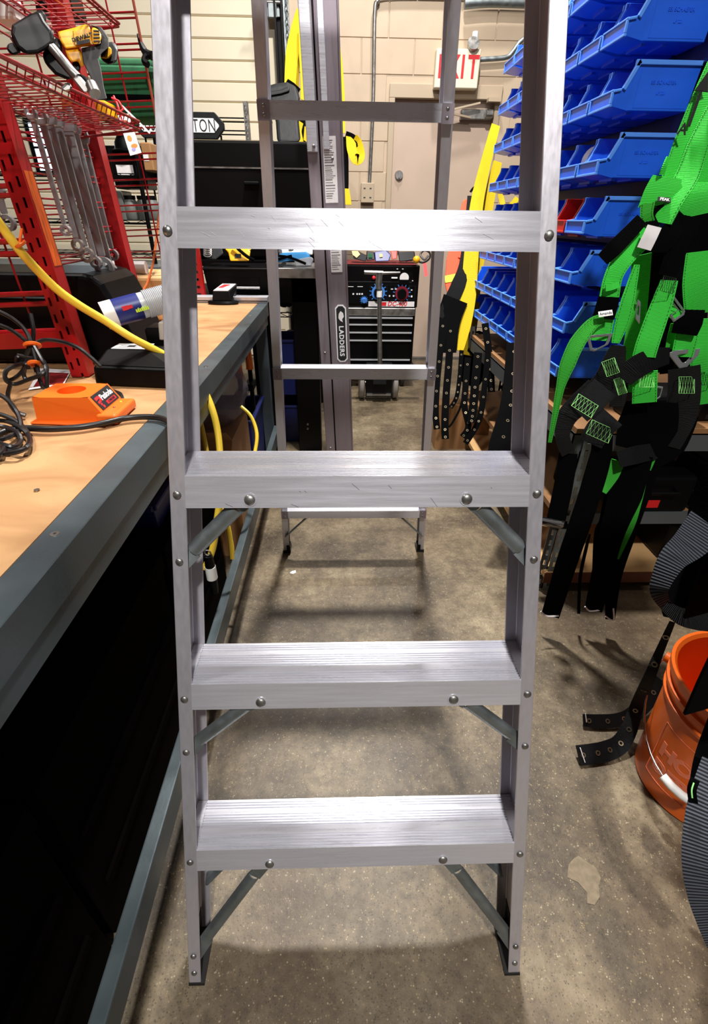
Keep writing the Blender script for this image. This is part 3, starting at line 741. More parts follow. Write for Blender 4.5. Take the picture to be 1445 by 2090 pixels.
# side walls; the right side slopes out to a low ledge
body.add([V((-hx - .003, -hy - .003, .004)), V((-hx - .003, hy, .004)), V((-hx, hy, h)), V((-hx, -hy, h))], [(0, 1, 2, 3)][::-1])
body.add([V((-hx - .003, -hy - .003, .004)), V((-hx, -hy, h)), V((hx, -hy, h)), V((hx + .020, -hy - .003, .020)), V((hx + .020, -hy - .003, .004))], [(0, 1, 2, 3, 4)][::-1])
body.add([V((-hx - .003, hy, .004)), V((-hx, hy, h)), V((hx, hy, h)), V((hx + .020, hy, .020)), V((hx + .020, hy, .004))], [(4, 3, 2, 1, 0)][::-1])
body.add([V((hx, -hy, h)), V((hx, hy, h)), V((hx + .020, hy, .020)), V((hx + .020, -hy - .003, .020))], [(3, 2, 1, 0)])
bo = body.build('shell', ORANGE, oc)
MB().box(hx + .010, -hy - .012, .0, hx + .050, hy + .0, .020).build('ledge', ORANGE, oc, bevel=.006, seg=3)
MB().prism([(-hx - .014, -hy - .010), (hx + .03, -hy - .022), (hx + .03, hy), (-hx - .008, hy)], lambda a, b: V((a, b, 0)), lambda a, b: V((a, b, .005))).build('base_flange', ORANGE, oc, bevel=.002)
sl_r = V((0, 1, 0)); sl_u = V((-.020, 0, .030)).normalized(); sl_n = sl_r.cross(sl_u); sc = V((hx + .010, 0, .035))
MB().prism([(-.038, -.0155), (.040, -.0155), (.040, .0165), (-.038, .0165)], lambda a, b: sc + sl_r * a + sl_u * b, lambda a, b: sc + sl_r * a + sl_u * b + sl_n * .001).build('logo_plate', INK, oc)
text('Paslode', .0165, sc + sl_r * .010 + sl_u * .004 + sl_n * .0012, sl_r, sl_u, WINK, oc, bold=.02)
MB().prism([(-.008, -.0125), (.032, -.0125), (.032, -.0055), (-.008, -.0055)], lambda a, b: sc + sl_r * a + sl_u * b, lambda a, b: sc + sl_r * a + sl_u * b + sl_n * .0014).build('logo_bar', REDINK, oc)
text('CORDLESS', .0062, sc + sl_r * .012 - sl_u * .009 + sl_n * .0016, sl_r, sl_u, INK, oc, bold=.02)
mk = MB(); R = lambda a, b: sc + sl_r * a + sl_u * b; R2 = lambda a, b: R(a, b) + sl_n * .0014
for q in ([(-.034, .004), (-.020, .006), (-.020, .011), (-.034, .010)], [(-.022, -.002), (-.016, .0), (-.016, .010), (-.020, .010)], [(-.033, -.003), (-.018, -.001), (-.018, .003), (-.033, .001)], [(-.030, -.008), (-.024, -.007), (-.024, -.003), (-.030, -.004)], [(-.028, -.014), (-.022, -.013), (-.022, -.008), (-.028, -.009)]):
    mk.prism(q, R, R2)
mk.build('logo_mark', REDINK, oc)
for y, m in ((.020, mat('led_yellow', (210, 180, 20), .3)), (-.014, mat('led_red', (150, 20, 16), .3))):
    MB().dome((hx + .030, y, .0198), (0, 0, 1), .0028, .002, 10).build('indicator', m, oc, smooth=True)
# black battery charger
bc = thing('battery_charger', 'black battery charger with a printed sticker at the foot of the red rack', 'charger', (-.485, 1.20, ZB))
MB().hexa([V((-.095, -.06, 0)), V((.10, -.085, 0)), V((.10, .07, 0)), V((-.095, .07, 0)), V((-.092, -.055, .045)), V((.10, -.08, .045)), V((.10, .07, .045)), V((-.09, .07, .045))]).build('base', BLACKP, bc, bevel=.008, seg=3)
MB().hexa([V((-.090, -.052, .045)), V((.10, -.075, .045)), V((.10, .065, .045)), V((-.085, .065, .045)), V((-.072, -.010, .072)), V((.03, -.018, .072)), V((.06, .055, .066)), V((-.07, .055, .072))]).build('cover', BLACKP, bc, bevel=.006, seg=3)
MB().prism([(-.062, -.004), (.024, -.010), (.024, .048), (-.062, .048)], lambda a, b: V((a, b, .0722)), lambda a, b: V((a, b, .0732))).build('sticker', PAPER, bc)
k = MB()
for i in range(5): k.box(-.056 + i * .002, .0 + i * .009, .0731, .016 - (i % 2) * .02, .003 + i * .009, .0735)
k.box(-.03, .010, .0731, -.012, .028, .0736)
k.build('print', INK, bc)
# grey battery pack behind it
bp = thing('battery_pack', 'grey battery block between the black charger and the clear tube', 'battery', (-.43, 1.33, ZB))
MB().box(-.07, -.03, 0, .03, .05, .10).build('pack', BLACKP, bp, bevel=.006)
MB().hexa([V((-.035, -.034, .07)), V((.0, -.036, .07)), V((.0, .02, .07)), V((-.035, .02, .07)), V((-.030, -.034, .115)), V((-.005, -.034, .115)), V((-.005, .02, .115)), V((-.030, .02, .115))]).build('clip', mat('clip_grey', (190, 180, 170), .5), bp, bevel=.003)
# tall black case leaning behind upright
def tray(label, corners, y, thick, name='tool_case'):
    t = thing(name, label, 'case', (0, y, ZB))
    pts = [at(u, v, y=y) for u, v in corners]
    pts = [V((p.x, p.z)) for p in pts]
    return t, pts
t = thing('tool_case', 'large black plastic case with rounded corner behind the red rack post', 'case', (-.9, 1.36, ZB))
pf = [(-.42, 0), (.36, 0), (.33, .11), (.295, .195), (.275, .212), (.25, .218), (-.42, .222)]
MB().prism(pf, lambda a, b: V((a, .0, b)), lambda a, b: V((a, .24, b))).build('shell', BLACKP, t, bevel=.012, seg=3)
pf = [(-.40, .004), (.235, .004), (.215, .085), (.185, .15), (.16, .168), (-.40, .172)]
MB().prism(pf, lambda a, b: V((a, -.03, b)), lambda a, b: V((a, .0, b))).build('inner_lid', BLACKM, t, bevel=.010, seg=3)
# clear ribbed tube with blue label
A = at(352, 606, y=1.34); B = at(212, 645, y=1.26)
tb = thing('sealant_tube', 'clear ribbed plastic tube with a blue printed label lying behind the yellow hose', 'tube', B)
dv = (A - B); L = dv.length; dv.normalize()
q = dv.to_track_quat('Z', 'Y').to_matrix()
pr = [(.0001, -.002)]
r0 = .031
MB().lathe([(.0, 0), (r0, 0), (r0, L * .52), (.0, L * .52)], (0, 0, 0), 28, q).build('label_sleeve', NAVY, tb, smooth=True)
MB().lathe([(.0, 0), (r0 + .0005, 0), (r0 + .0005, L * .16), (.0, L * .16)], (0, 0, 0), 28, q).build('white_band', WHITE, tb, smooth=True)
pr = [(.0, L * .52), (r0 * .96, L * .521)]
for i in range(18):
    z0 = L * .60 + i * L * .025
    pr += [(r0 * .96, z0), (r0 * 1.06, z0 + L * .006), (r0 * 1.06, z0 + L * .016), (r0 * .96, z0 + L * .02)]
pr += [(.0, L * 1.06)]
MB().lathe(pr, (0, 0, 0), 28, q).build('ribbed_barrel', CLEAR, tb, smooth=True)
toC = (CAM - (A + B) / 2); toC = (toC - dv * toC.dot(dv)).normalized(); sd = dv.cross(toC)
lab = MB()
for f, w2, hgt in ((.30, .014, .010), (.37, .010, .008)):
    lab.prism([(-w2 / 2, -hgt / 2), (w2 / 2, -hgt / 2), (w2 / 2, hgt / 2), (-w2 / 2, hgt / 2)], lambda a, b: dv * (L * f + a) + sd * -(b + .004) + toC * (r0 - .001), lambda a, b: dv * (L * f + a) + sd * -(b + .004) + toC * (r0 + .0012))
lab.build('label_mark', REDINK, tb)
lab = MB()
for i in range(7): lab.prism([(0, 0), (.0035, 0), (.0035, .007 + .003 * (i % 2)), (0, .007)], lambda a, b: dv * (L * .42 + a + i * .0046) + sd * (b - .012) * -1 + toC * (r0 - .002), lambda a, b: dv * (L * .42 + a + i * .0046) + sd * (b - .012) * -1 + toC * (r0 + .0012))
lab.build('label_print', LIME, tb)
# tan board box further along
t = thing('wooden_box', 'small tan wooden box with rounded top edge behind the clear tube', 'box', (-.80, 2.10, ZB))
MB().box(-.16, -.14, 0, .16, .14, .155).build('carcass', TAN, t, bevel=.015, seg=3)
tag(MB().cyl((-.86, 2.02, ZB + .178), (-.72, 2.02, ZB + .178), .022, n=14).build('paper_roll', PAPER, smooth=True), 'pale roll lying on the tan wooden box', 'roll')
tag(MB().box(-.66, 1.58, ZB, -.52, 1.66, ZB + .012).build('level_tool', YPLA, bevel=.003), 'flat yellow tool lying past the black charger', 'tool')
# thick black cable across the front of the orange block
cp = [(-30, 905, .90), (0, 884, .90), (40, 874, .89), (100, 876, .885), (160, 872, .885), (210, 864, .89), (260, 853, .895), (310, 851, .91), (340, 858, .92), (375, 880, .93)]
pts = spline([at(u, v, z=ZB + .009) for u, v, d in cp], 5)
tag(MB().tube(pts, .0058, 10).build('power_cable', CABLE, smooth=True), 'thick black cable crossing the bench in front of the orange charger', 'cable')
cp = [(232, 800), (245, 806), (246, 818), (232, 826), (222, 820)]
tag(MB().tube(spline([at(u, v, z=ZB + .010) for u, v in cp], 5), .006, 8).build('power_cable', CABLE, smooth=True), 'short black cable end curling behind the orange charger', 'cable')
# coiled cables
def coil(label, loops, m=CABLE, r=.0043):
    t = thing('cable_coil', label, 'cable', loops[0][0])
    o = V(loops[0][0])
    for L in loops: MB().tube([p - o for p in spline(L, 5)], r, 7).build('cable', m, t, smooth=True)
    return t, o
def PX(l, d):
    out = []
    for k, (u, v) in enumerate(l):
        p = at(u, v, d=d + (k % 3) * .006)
        if p.z < ZB + .006: p = at(u, v, z=ZB + .006 + (k % 3) * .004)
        out.append(p)
    return out
c1, o1 = coil('bundled black cable hung on the red rack with two orange ties', [
    PX([(-10, 632), (25, 650), (52, 675), (63, 705), (55, 730), (48, 765)], 1.0), PX([(-10, 660), (20, 672), (48, 692), (60, 708), (68, 735), (75, 760)], 1.01),
    PX([(62, 640), (68, 672), (66, 702), (56, 738), (42, 762), (20, 776), (10, 768), (18, 752), (42, 742), (60, 730)], 1.02),
    PX([(70, 706), (86, 735), (96, 752), (88, 764), (60, 774), (30, 784), (12, 776), (12, 758), (32, 746), (52, 742), (58, 752)], .995),
    PX([(60, 708), (50, 732), (36, 744), (35, 730), (46, 728)], 1.0), PX([(66, 708), (74, 740), (80, 770), (88, 792)], 1.0),
    PX([(36, 725), (60, 730), (86, 735), (95, 758), (96, 792)], 1.0), PX([(66, 704), (90, 694), (125, 697), (160, 710), (186, 730), (205, 748)], 1.04),
    PX([(22, 782), (16, 810), (30, 838), (52, 848)], 1.0), PX([(60, 735), (48, 755), (54, 775), (76, 768), (94, 756)], 1.0)])
for (u, v, rr) in ((66, 705, .013), (69, 742, .009)):
    c = at(u, v, d=1.0) - o1
    MB().tube([c + (RT * math.cos(a) + FW * math.sin(a)) * rr + UP * .002 * math.cos(a) for a in [2 * PI * k / 14 for k in range(14)]], .0042, 6, closed=True).build('cable_tie', ORANGE, c1, smooth=True)
c2, o2 = coil('loose loops of black cable at the left edge of the bench', [
    PX([(-20, 800), (10, 812), (32, 838), (42, 862), (38, 880), (10, 895), (-20, 900)], .88), PX([(-20, 842), (8, 848), (36, 862), (54, 880), (62, 900), (54, 914), (25, 920), (-10, 918)], .87),
    PX([(-20, 868), (12, 872), (36, 884), (42, 900), (28, 912), (0, 905), (-20, 892)], .865), PX([(-20, 858), (14, 860), (46, 876), (60, 892), (58, 908), (36, 922), (-20, 930)], .875),
    PX([(-20, 905), (6, 912), (2, 925), (-20, 940)], .86)])
t = tag(MB().hexa([V((-.86, .90, ZB)), V((-.715, .90, ZB)), V((-.715, 1.0, ZB)), V((-.86, 1.0, ZB)), V((-.86, .91, ZB + .085)), V((-.75, .91, ZB + .075)), V((-.75, .99, ZB + .075)), V((-.86, .99, ZB + .085))]).build('red_tool', REDP, bevel=.008, seg=2), 'red tool body at the left edge of the bench behind cable loops', 'tool')
t = thing('leaflet', 'white leaflet with a dark red panel lying under the hung cable bundle', 'paper', (0, 0, 0))
P4 = [at(u, v, z=ZB + .0006) for u, v in ((58, 796), (130, 786), (146, 756), (82, 752))]
MB().hexa(P4 + [p + V((0, 0, .0008)) for p in P4]).build('sheet', PAPER, t)
P4 = [at(u, v, z=ZB + .0015) for u, v in ((68, 790), (128, 783), (141, 762), (88, 760))]
MB().hexa(P4 + [p + V((0, 0, .0006)) for p in P4]).build('panel_print', mat('dark_red_print', (120, 16, 18), .5), t)

# ------------------------------------------------------------------ red tool rack standing on the bench
RX, RY0, RY1 = -.655, 1.21, 1.66
rk = thing('tool_rack', 'red steel tool rack with slotted posts and wire grid standing on the bench', 'rack', (RX, 0, ZB), rot=(0, -.045, 0))
S = .042
REDWORN = mat('red_paint_worn', (190, 30, 20), .45); nt = REDWORN.node_tree
def post(x, y, front, hgt, slots=True, wear=False):
    """square post; the slotted face is a real wall with holes"""
    mb = MB()
    if slots:
        z = .03; zs = []
        mb.box(x, y, 0, x + .006, y + .003, hgt); mb.box(x + S - .012, y, 0, x + S, y + .003, hgt); mb.box(x + .0115, y, 0, x + S - .0175 - .0, y + .003, hgt)
        # fill between slots in both columns
        for (xa, xb, off) in ((x + .006, x + .0115, 0.), (x + S - .0175, x + S - .012, .009)):
            z = off; 
            while z < hgt:
                mb.box(xa, y, z, xb, y + .003, min(z + .018, hgt)); z += .0365
    else: mb.box(x, y, 0, x + S, y + .003, hgt)
    mb.box(x + S - .003, y + .003, 0, x + S, y + S, hgt); mb.box(x, y + .003, 0, x + .003, y + S, hgt); mb.box(x, y + S - .003, 0, x + S, y + S, hgt)
    p = mb.build('post', REDP, rk)
    return p
post(-.012, RY0, True, .95); post(-.62, RY0, True, .95, False); post(-.020, RY1, True, .95, False); post(-.62, RY1, True, .95, False)
# worn orange patch and black plate set behind the slots
MB().box(.0302, RY0 + .006, .245, .0309, RY0 + S - .004, .42).build('worn_patch', mat('worn_paint', (214, 92, 22), .55, noise=.35, nscale=60, stretch=(1, 3, .4)), rk)
MB().box(-.006, RY0 + .02, .0, .024, RY0 + .03, .95).build('slot_backing', BLACKM, rk)
# grid on the aisle side: paired horizontals, single verticals
for i in range(13):
    z = .245 + .0583 * i
    for dz in (0, .0125):
        MB().cyl((.018, RY0 + S, z + dz), (-.0, RY1 + .004, z + dz), .0021, n=6).build('grid_wire', REDW, rk)
for y in (1.475, ):
    MB().cyl((.006, y, .18), (.006, y, .95), .0024, n=6).build('grid_wire', REDW, rk)
# cross panel beyond the rear post: paired wires running across the bench
YP = 2.0
xr_ = at(330, 200, y=YP).x - RX
for v in (28, 92, 150, 208, 262, 314, 366, 418, 468, 512):
    for dv in (0, 12):
        z = at(300, v + dv, y=YP).z - ZB
        MB().cyl((-.45, YP, z), (xr_, YP, z), .0026, n=6).build('grid_wire', REDW, rk)
for u in (232, 300):
    p_ = at(u, 330, y=YP)
    MB().cyl((p_.x - RX, YP + .004, .12), (p_.x - RX, YP + .004, 1.05), .0028, n=6).build('grid_wire', REDW, rk)
MB().cyl((xr_, YP, .10), (xr_, YP, 1.05), .004, n=8).build('grid_edge', mat('rust_red', (150, 60, 36), .5), rk)
# end-frame rungs facing the camera
for v in (378, 397, 490, 515, 597, 618, 673):
    z = at(40, v, y=RY0 + .02).z - ZB
    MB().cyl((-.01, RY0 + .022, z), (-.60, RY0 + .022, z), .0058 if v > 480 else .0048, n=8).build('rung', REDP, rk, smooth=True)
z = at(60, 692, y=RY0 + .01).z - ZB
MB().box(-.60, RY0 + .012, z - .018, -.01, RY0 + .018, z + .018).build('cross_plate', REDP, rk)
for x in (-.08, -.2, -.33):
    MB().cyl((x, RY0 + .035, .1), (x, RY0 + .035, .95), .0024, n=6).build('grid_wire', REDW, rk)
MB().box(-.60, RY1, .0, -.01, RY1 + .02, .04).build('base_bar', REDP, rk)
# back grid far side
for i in range(10):
    z = .25 + .07 * i
    MB().cyl((-.61, RY0 + S, z), (-.61, RY1, z), .0021, n=6).build('grid_wire', REDW, rk)
# wire shelves
def wire_shelf(z, x0, x1, ya, yb, lip, nlong=7, step=.025):
    sh = thing('shelf', None, None, (0, 0, 0)); sh.parent = rk
    for k in ('label', 'category'):
        if k in sh: del sh[k]
    rim = MB(); rr = .0029
    rim.tube([V((x0, ya, z)), V((x1, ya, z + lip)), V((x1, yb - .02, z + lip)), V((x1 - .02, yb, z + lip)), V((x0, yb, z))], rr, 8)
    rim.tube([V((x0, ya, z)), V((x0, yb, z))], rr, 8)
    rim.tube([V((x1 - .01, ya, z)), V((x1 - .01, yb, z)), V((x0, yb, z - .012))], .003, 8)
    rim.build('rim', REDW, sh, smooth=True)
    y = ya + step
    while y < yb - .01:
        MB().tube([V((x0, y, z)), V((x1 - .008, y, z)), V((x1, y, z + lip))], .0013, 5).build('wire', REDW, sh); y += step
    for i in range(nlong):
        x = x0 + (x1 - x0) * (i + .5) / nlong
        MB().cyl((x, ya, z - .003), (x, yb, z - .003), .0015, n=5).build('wire', REDW, sh)
    return sh
wire_shelf(.530, -.010, .165, .72, 1.615, .014, 4)
wire_shelf(.728, -.020, .165, .72, 1.62, .0, 4)

# wrenches hanging inside the grid
WRM = mat('wrench_steel', (168, 168, 170), .28, .6)
def wrench(label, u, v0, v1, y, wd, grp='wrenches hanging behind the red grid'):
    a = at(u, v0, y=y); zt = a.z; zb_ = at(u, v1, y=y).z; L = zt - zb_
    t = thing('wrench', label, 'wrench', (a.x - .03, y, zb_), grp, rot=(0, -.04, 0))
    MB().hexa([V((-wd * .4, -.004, wd)), V((wd * .4, -.004, wd)), V((wd * .4, .004, wd)), V((-wd * .4, .004, wd)), V((-wd * .5, -.004, L)), V((wd * .5, -.004, L)), V((wd * .5, .004, L)), V((-wd * .5, .004, L))]).build('shank', WRM, t, bevel=.002)
    r = wd * .95
    M90 = Matrix.Rotation(PI / 2, 3, 'X')
    MB().lathe([(r * .55, -.006), (r, -.006), (r, .006), (r * .55, .006)], (0, 0, 0), 18, M90, closed=True).build('ring_end', WRM, t, smooth=True)
    jw = [(-r * .7, -r * .4), (r * .7, -r * .4), (r * 1.1, r * .5), (r * .9, r * 1.5), (r * .5, r * 1.5), (r * .45, r * .5), (-r * .45, r * .5), (-r * .5, r * 1.5), (-r * .9, r * 1.5), (-r * 1.1, r * .5)]
    MB().prism(jw, lambda p, q_: V((p, -.006, L + q_)), lambda p, q_: V((p, .006, L + q_))).build('open_end', WRM, t, bevel=.002)
nm = ['nearest', 'second nearest', 'third nearest', 'fourth nearest', 'fifth nearest', 'sixth nearest', 'farthest']
for i, (u, v0, v1, y, wd) in enumerate(((104, 240, 470, 1.30, .012), (124, 250, 500, 1.35, .015), (138, 250, 520, 1.40, .019), (155, 255, 535, 1.45, .016), (172, 260, 545, 1.50, 0.027), (188, 270, 552, 1.55, .018), (203, 290, 520, 1.62, .016))):
    wrench('chrome combination wrench hanging behind the red wire grid, %s in the row' % nm[i], u, v0, v1, y, wd)
# left part of rack: hanging chrome tools near the edge
for i, (u, v0, v1) in enumerate(((8, 395, 470), (26, 400, 455))):
    wrench(['short chrome tool hanging left of the front red post, leftmost', 'short chrome tool hanging left of the front red post, nearest the post'][i], u, v0, v1, 1.34, .018, 'short chrome tools left of the post')
# tags hanging from the shelf
def hang_tag(label, quad, d, marks):
    t = thing('card_tag', label, 'tag', at(*quad[0], d=d)); o = V(t.location)
    P = [at(u, v, d=d) - o for u, v in quad]
    n = (P[1] - P[0]).cross(P[2] - P[0]).normalized()
    if n.dot(CAM - o) < 0: n = -n
    MB().hexa(P + [p + n * .0008 for p in P]).build('card', WHITE, t)
    for cx, cy, w_, h_, mm in marks:
        c = P[0].lerp(P[1], cx).lerp(P[3].lerp(P[2], cx), cy); r = (P[1] - P[0]).normalized(); u = (P[0] - P[3]).normalized()
        MB().lathe([(.0, .0008), (.4, .0008), (1., .0006), (1., .0013), (.0, .0014)], c, 9, Matrix((r * w_, u * h_, n)).transposed()).build('print', mm, t)
    return t
BRN = mat('brown_print', (150, 74, 36), .6); ORP = mat('orange_print', (240, 128, 40), .6); LIL = mat('lilac_print', (150, 140, 200), .6)
hang_tag('white printed card tag tied with red string at the shelf corner', [(240, 236), (262, 232), (289, 312), (266, 318)], 1.42, [(.5, .25, .010, .014, BRN), (.4, .6, .007, .010, ORP), (.6, .8, .010, .007, ORP), (.45, .88, .006, .006, LIL)])
tag(MB().tube([at(u, v, d=1.41) for u, v in ((232, 196), (240, 214), (246, 236), (250, 250))], .0028, 6).tube([at(u, v, d=1.40) for u, v in ((228, 200), (242, 206), (252, 222), (240, 232), (254, 236))], .0028, 6).build('red_string', mat('red_cord', (240, 30, 40), .6), smooth=True), 'red string knotted at the corner of the lower wire shelf', 'string')
tag(MB().bar(at(249, 216, d=1.40), at(306, 272, d=1.44), .005, .0012, FW).build('cable_tie', WHITE), 'long white tie sticking out from the shelf corner', 'tie')
hang_tag('white card with an orange picture lying on the lower wire shelf', [(40, 168), (108, 166), (104, 188), (60, 176)], 1.22, [(.55, .4, .014, .008, ORP)])
# ------------------------------------------------------------------ tools on the wire shelves
class Face:
    """a working plane through a point, square to the sight line there; outlines are drawn on it and given thickness"""
    def __init__(s, u, v, **k):
        s.o = at(u, v, **k); s.d = (s.o - CAM).dot(FW); s.n = (s.o - CAM).normalized()
    def p(s, u, v, t=0.): return at(u, v, d=s.d) + s.n * t
    def slab(s, mb, outline, t0, t1):
        n = len(outline); ar = sum(outline[i][0] * outline[(i + 1) % n][1] - outline[(i + 1) % n][0] * outline[i][1] for i in range(n))
        ol = outline if ar > 0 else outline[::-1]
        return mb.prism(ol, lambda a, b: s.p(a, b, t1) , lambda a, b: s.p(a, b, t0))
# yellow drill
F = Face(175, 110, x=-.56)
dr = thing('cordless_drill', 'yellow and black cordless drill lying on the lower wire shelf', 'drill', F.o); o = F.o
class Rel(MB):
    def build(s, name, m, parent, **k):
        lo = V(parent.location); s.v = [tuple(V(q) - lo) for q in s.v]; return MB.build(s, name, m, parent, **k)
F.slab(Rel(), [(118, 66), (150, 58), (176, 50), (184, 56), (188, 92), (160, 97), (134, 100), (124, 84)], -.034, .034).build('housing', YPLA, dr, bevel=.008, seg=2)
F.slab(Rel(), [(132, 98), (162, 95), (168, 112), (172, 132), (166, 140), (160, 124), (146, 128), (138, 116)], -.026, .026).build('trigger_body', YPLA, dr, bevel=.006, seg=2)
F.slab(Rel(), [(148, 62), (182, 56), (186, 86), (153, 94)], -.040, -.033).build('side_cover', YPLA, dr, bevel=.003)
F.slab(Rel(), [(186, 56), (200, 60), (207, 72), (206, 86), (198, 91), (188, 92)], -.040, .034).build('motor_cap', YPLA, dr, bevel=.008, seg=2)
k = Rel()
for i in range(4): F.slab(k, [(190, 62 + i * 7), (203, 63 + i * 6.5), (203, 65 + i * 6.5), (190, 65 + i * 7)], -.0425, -.038)
k.build('vents', INK, dr)
F.slab(Rel(), [(184, 52), (206, 56), (220, 76), (222, 96), (208, 108), (200, 118), (206, 140), (212, 178), (218, 200), (196, 204), (186, 160), (170, 128), (166, 98), (190, 94), (206, 88), (206, 70), (198, 58)], -.030, .030).build('grip', RUBBER, dr, bevel=.006, seg=2)
F.slab(Rel(), [(208, 88), (234, 84), (243, 98), (240, 128), (222, 132), (206, 122)], .02, .08).build('rear_motor', RUBBER, dr, bevel=.01, seg=2)
k = Rel(); F.slab(k, [(220, 94), (228, 97), (229, 112), (220, 121), (204, 118), (214, 112)], .012, .03); k.build('rear_cover', YPLA, dr, bevel=.003)
F.slab(Rel(), [(92, 100), (118, 74), (128, 92), (126, 112), (104, 118)], -.028, .028).build('gear_case', BLACKP, dr, bevel=.008, seg=2)
F.slab(Rel(), [(156, 85), (183, 80), (184, 87), (157, 93)], -.042, -.039).build('nameplate', INK, dr)
c = F.p(168, 77, -.0415); rgt = (F.p(183, 72) - F.p(153, 81)).normalized(); upv = FW.cross(rgt) * -1
if upv.dot(UP) < 0: upv = -upv
tx = text('DEWALT', .0115, c - o, rgt, upv, INK, dr, bold=.03, wscale=1.0)
F.slab(Rel(), [(146, 126), (160, 124), (166, 142), (160, 146), (150, 140)], -.016, .016).build('trigger', BLACKP, dr, bevel=.003)
# black and silver nailer
F = Face(90, 110, x=-.535); 
na = thing('nail_gun', 'black nailer with a silver handle and foot lying on the lower wire shelf', 'nailer', F.o)
F.slab(Rel(), [(26, 52), (62, 30), (82, 24), (92, 44), (108, 64), (112, 88), (96, 100), (78, 110), (52, 112), (34, 98), (22, 74)], -.038, .038).build('body', BLACKP, na, bevel=.014, seg=3)
F.slab(Rel(), [(66, 34), (78, 20), (92, 24), (96, 46), (84, 52)], -.03, .03).build('cap', BLACKM, na, bevel=.006, seg=2)
F.slab(Rel(), [(18, 74), (26, 64), (48, 96), (44, 106), (30, 92)], -.03, .01).build('end_plate', STEEL, na, bevel=.004)
F.slab(Rel(), [(16, 90), (30, 86), (44, 108), (26, 114), (14, 102)], -.03, .03).build('front_knob', BLACKP, na, bevel=.006, seg=2)
Rel().tube(spline([F.p(96, 88, -.02), F.p(108, 100, -.025), (F.p(128, 124, -.025)), F.p(146, 146, -.02), F.p(160, 160, -.02)], 4), [.0075] * 4 + [.008] * 13, 10).build('handle_bar', STEEL, na, smooth=True)
F.slab(Rel(), [(86, 106), (100, 96), (126, 124), (152, 156), (140, 164), (112, 152), (90, 128)], -.02, .02).build('magazine', BLACKP, na, bevel=.006, seg=2)
F.slab(Rel(), [(146, 160), (160, 152), (180, 176), (178, 188), (168, 188)], -.032, -.016).build('foot_plate', STEEL, na, bevel=.003)
F.slab(Rel(), [(158, 150), (178, 156), (192, 176), (192, 192), (180, 194), (176, 174)], -.024, .024).build('nose', BLACKP, na, bevel=.006, seg=2)
Rel().cyl(F.p(184, 172, -.026), F.p(192, 190, -.026), .010).build('band', STEEL, na, smooth=True)
F.slab(Rel(), [(122, 182), (136, 168), (148, 172), (146, 184), (132, 188)], -.01, .03).build('hook', STEEL, na, bevel=.004)
# clutter further back on both shelves
def lump(name, label, cat, u, v, d, w_, h_, t, m, m2=None):
    p = at(u, v, d=d); o = thing(name, label, cat, p)
    mb = MB(); mb.hexa([V((-w_, -t, -h_)), V((w_, -t, -h_)), V((w_, t, -h_)), V((-w_, t, -h_)), V((-w_ * .8, -t, h_)), V((w_ * .9, -t, h_)), V((w_ * .9, t, h_)), V((-w_ * .8, t, h_))])
    mb.build('body', m, o, bevel=min(w_, h_, t) * .3, seg=2)
    mb = MB(); mb.cyl((w_ * .2, -t * .4, h_ * .9), (w_ * .5, -t * .2, h_ * 1.7), min(w_, t) * .45, min(w_, t) * .3, 10)
    mb.build('grip', m2 or BLACKP, o, smooth=True)
    return o
lump('power_tool', 'dark tool standing on the upper wire shelf', 'tool', 122, 8, 1.30, .05, .03, .05, BLACKP, STEEL)
lump('power_tool', 'small pale tool at the left end of the upper wire shelf', 'tool', 12, 22, 1.05, .03, .022, .03, WHITE, STEEL)
lump('hand_tool', 'yellow and black tool lying inside the lower wire shelf by the corner', 'tool', 202, 226, 1.5, .045, .02, .04, YPLA)
lump('hand_tool', 'amber tool lying inside the lower wire shelf behind the nailer foot', 'tool', 160, 214, 1.42, .04, .014, .03, mat('amber', (190, 96, 20), .5))
# hook and green bundle on the rack's far bay
g = thing('green_sling', 'folded dark green cloth bundle behind the far red grid wires', 'cloth', at(262, 190, y=2.06))
MB().box(-.10, -.03, -.078, .11, .05, .068).build('folded_cloth', GREENP, g, bevel=.02, seg=3)
MB().cyl((-.10, 0, .062), (.115, 0, .062), .022, n=14).build('roll', GREENP, g, smooth=True)
MB().box(-.10, -.032, -.022, .12, -.028, -.008).build('seam', BLACKF if 'BLACKF' in globals() else BLKF, g)
F = Face(296, 104, y=1.99); h_ = thing('steel_hook', 'black pointed steel hook standing above the green cloth bundle', 'hook', F.o)
Rel().tube(spline([F.p(281, 70), F.p(289, 92), F.p(298, 108), F.p(310, 114)], 5), [.003, .004, .005, .006, .007, .008, .009, .0095, .01, .01, .01, .011, .011, .011, .011, .012], 8).build('shaft', BLACKM, h_, smooth=True)
Rel().tube(spline([F.p(310, 112), F.p(298, 116), F.p(295, 126), F.p(302, 132)], 5), .009, 8).build('claw', BLACKM, h_, smooth=True)

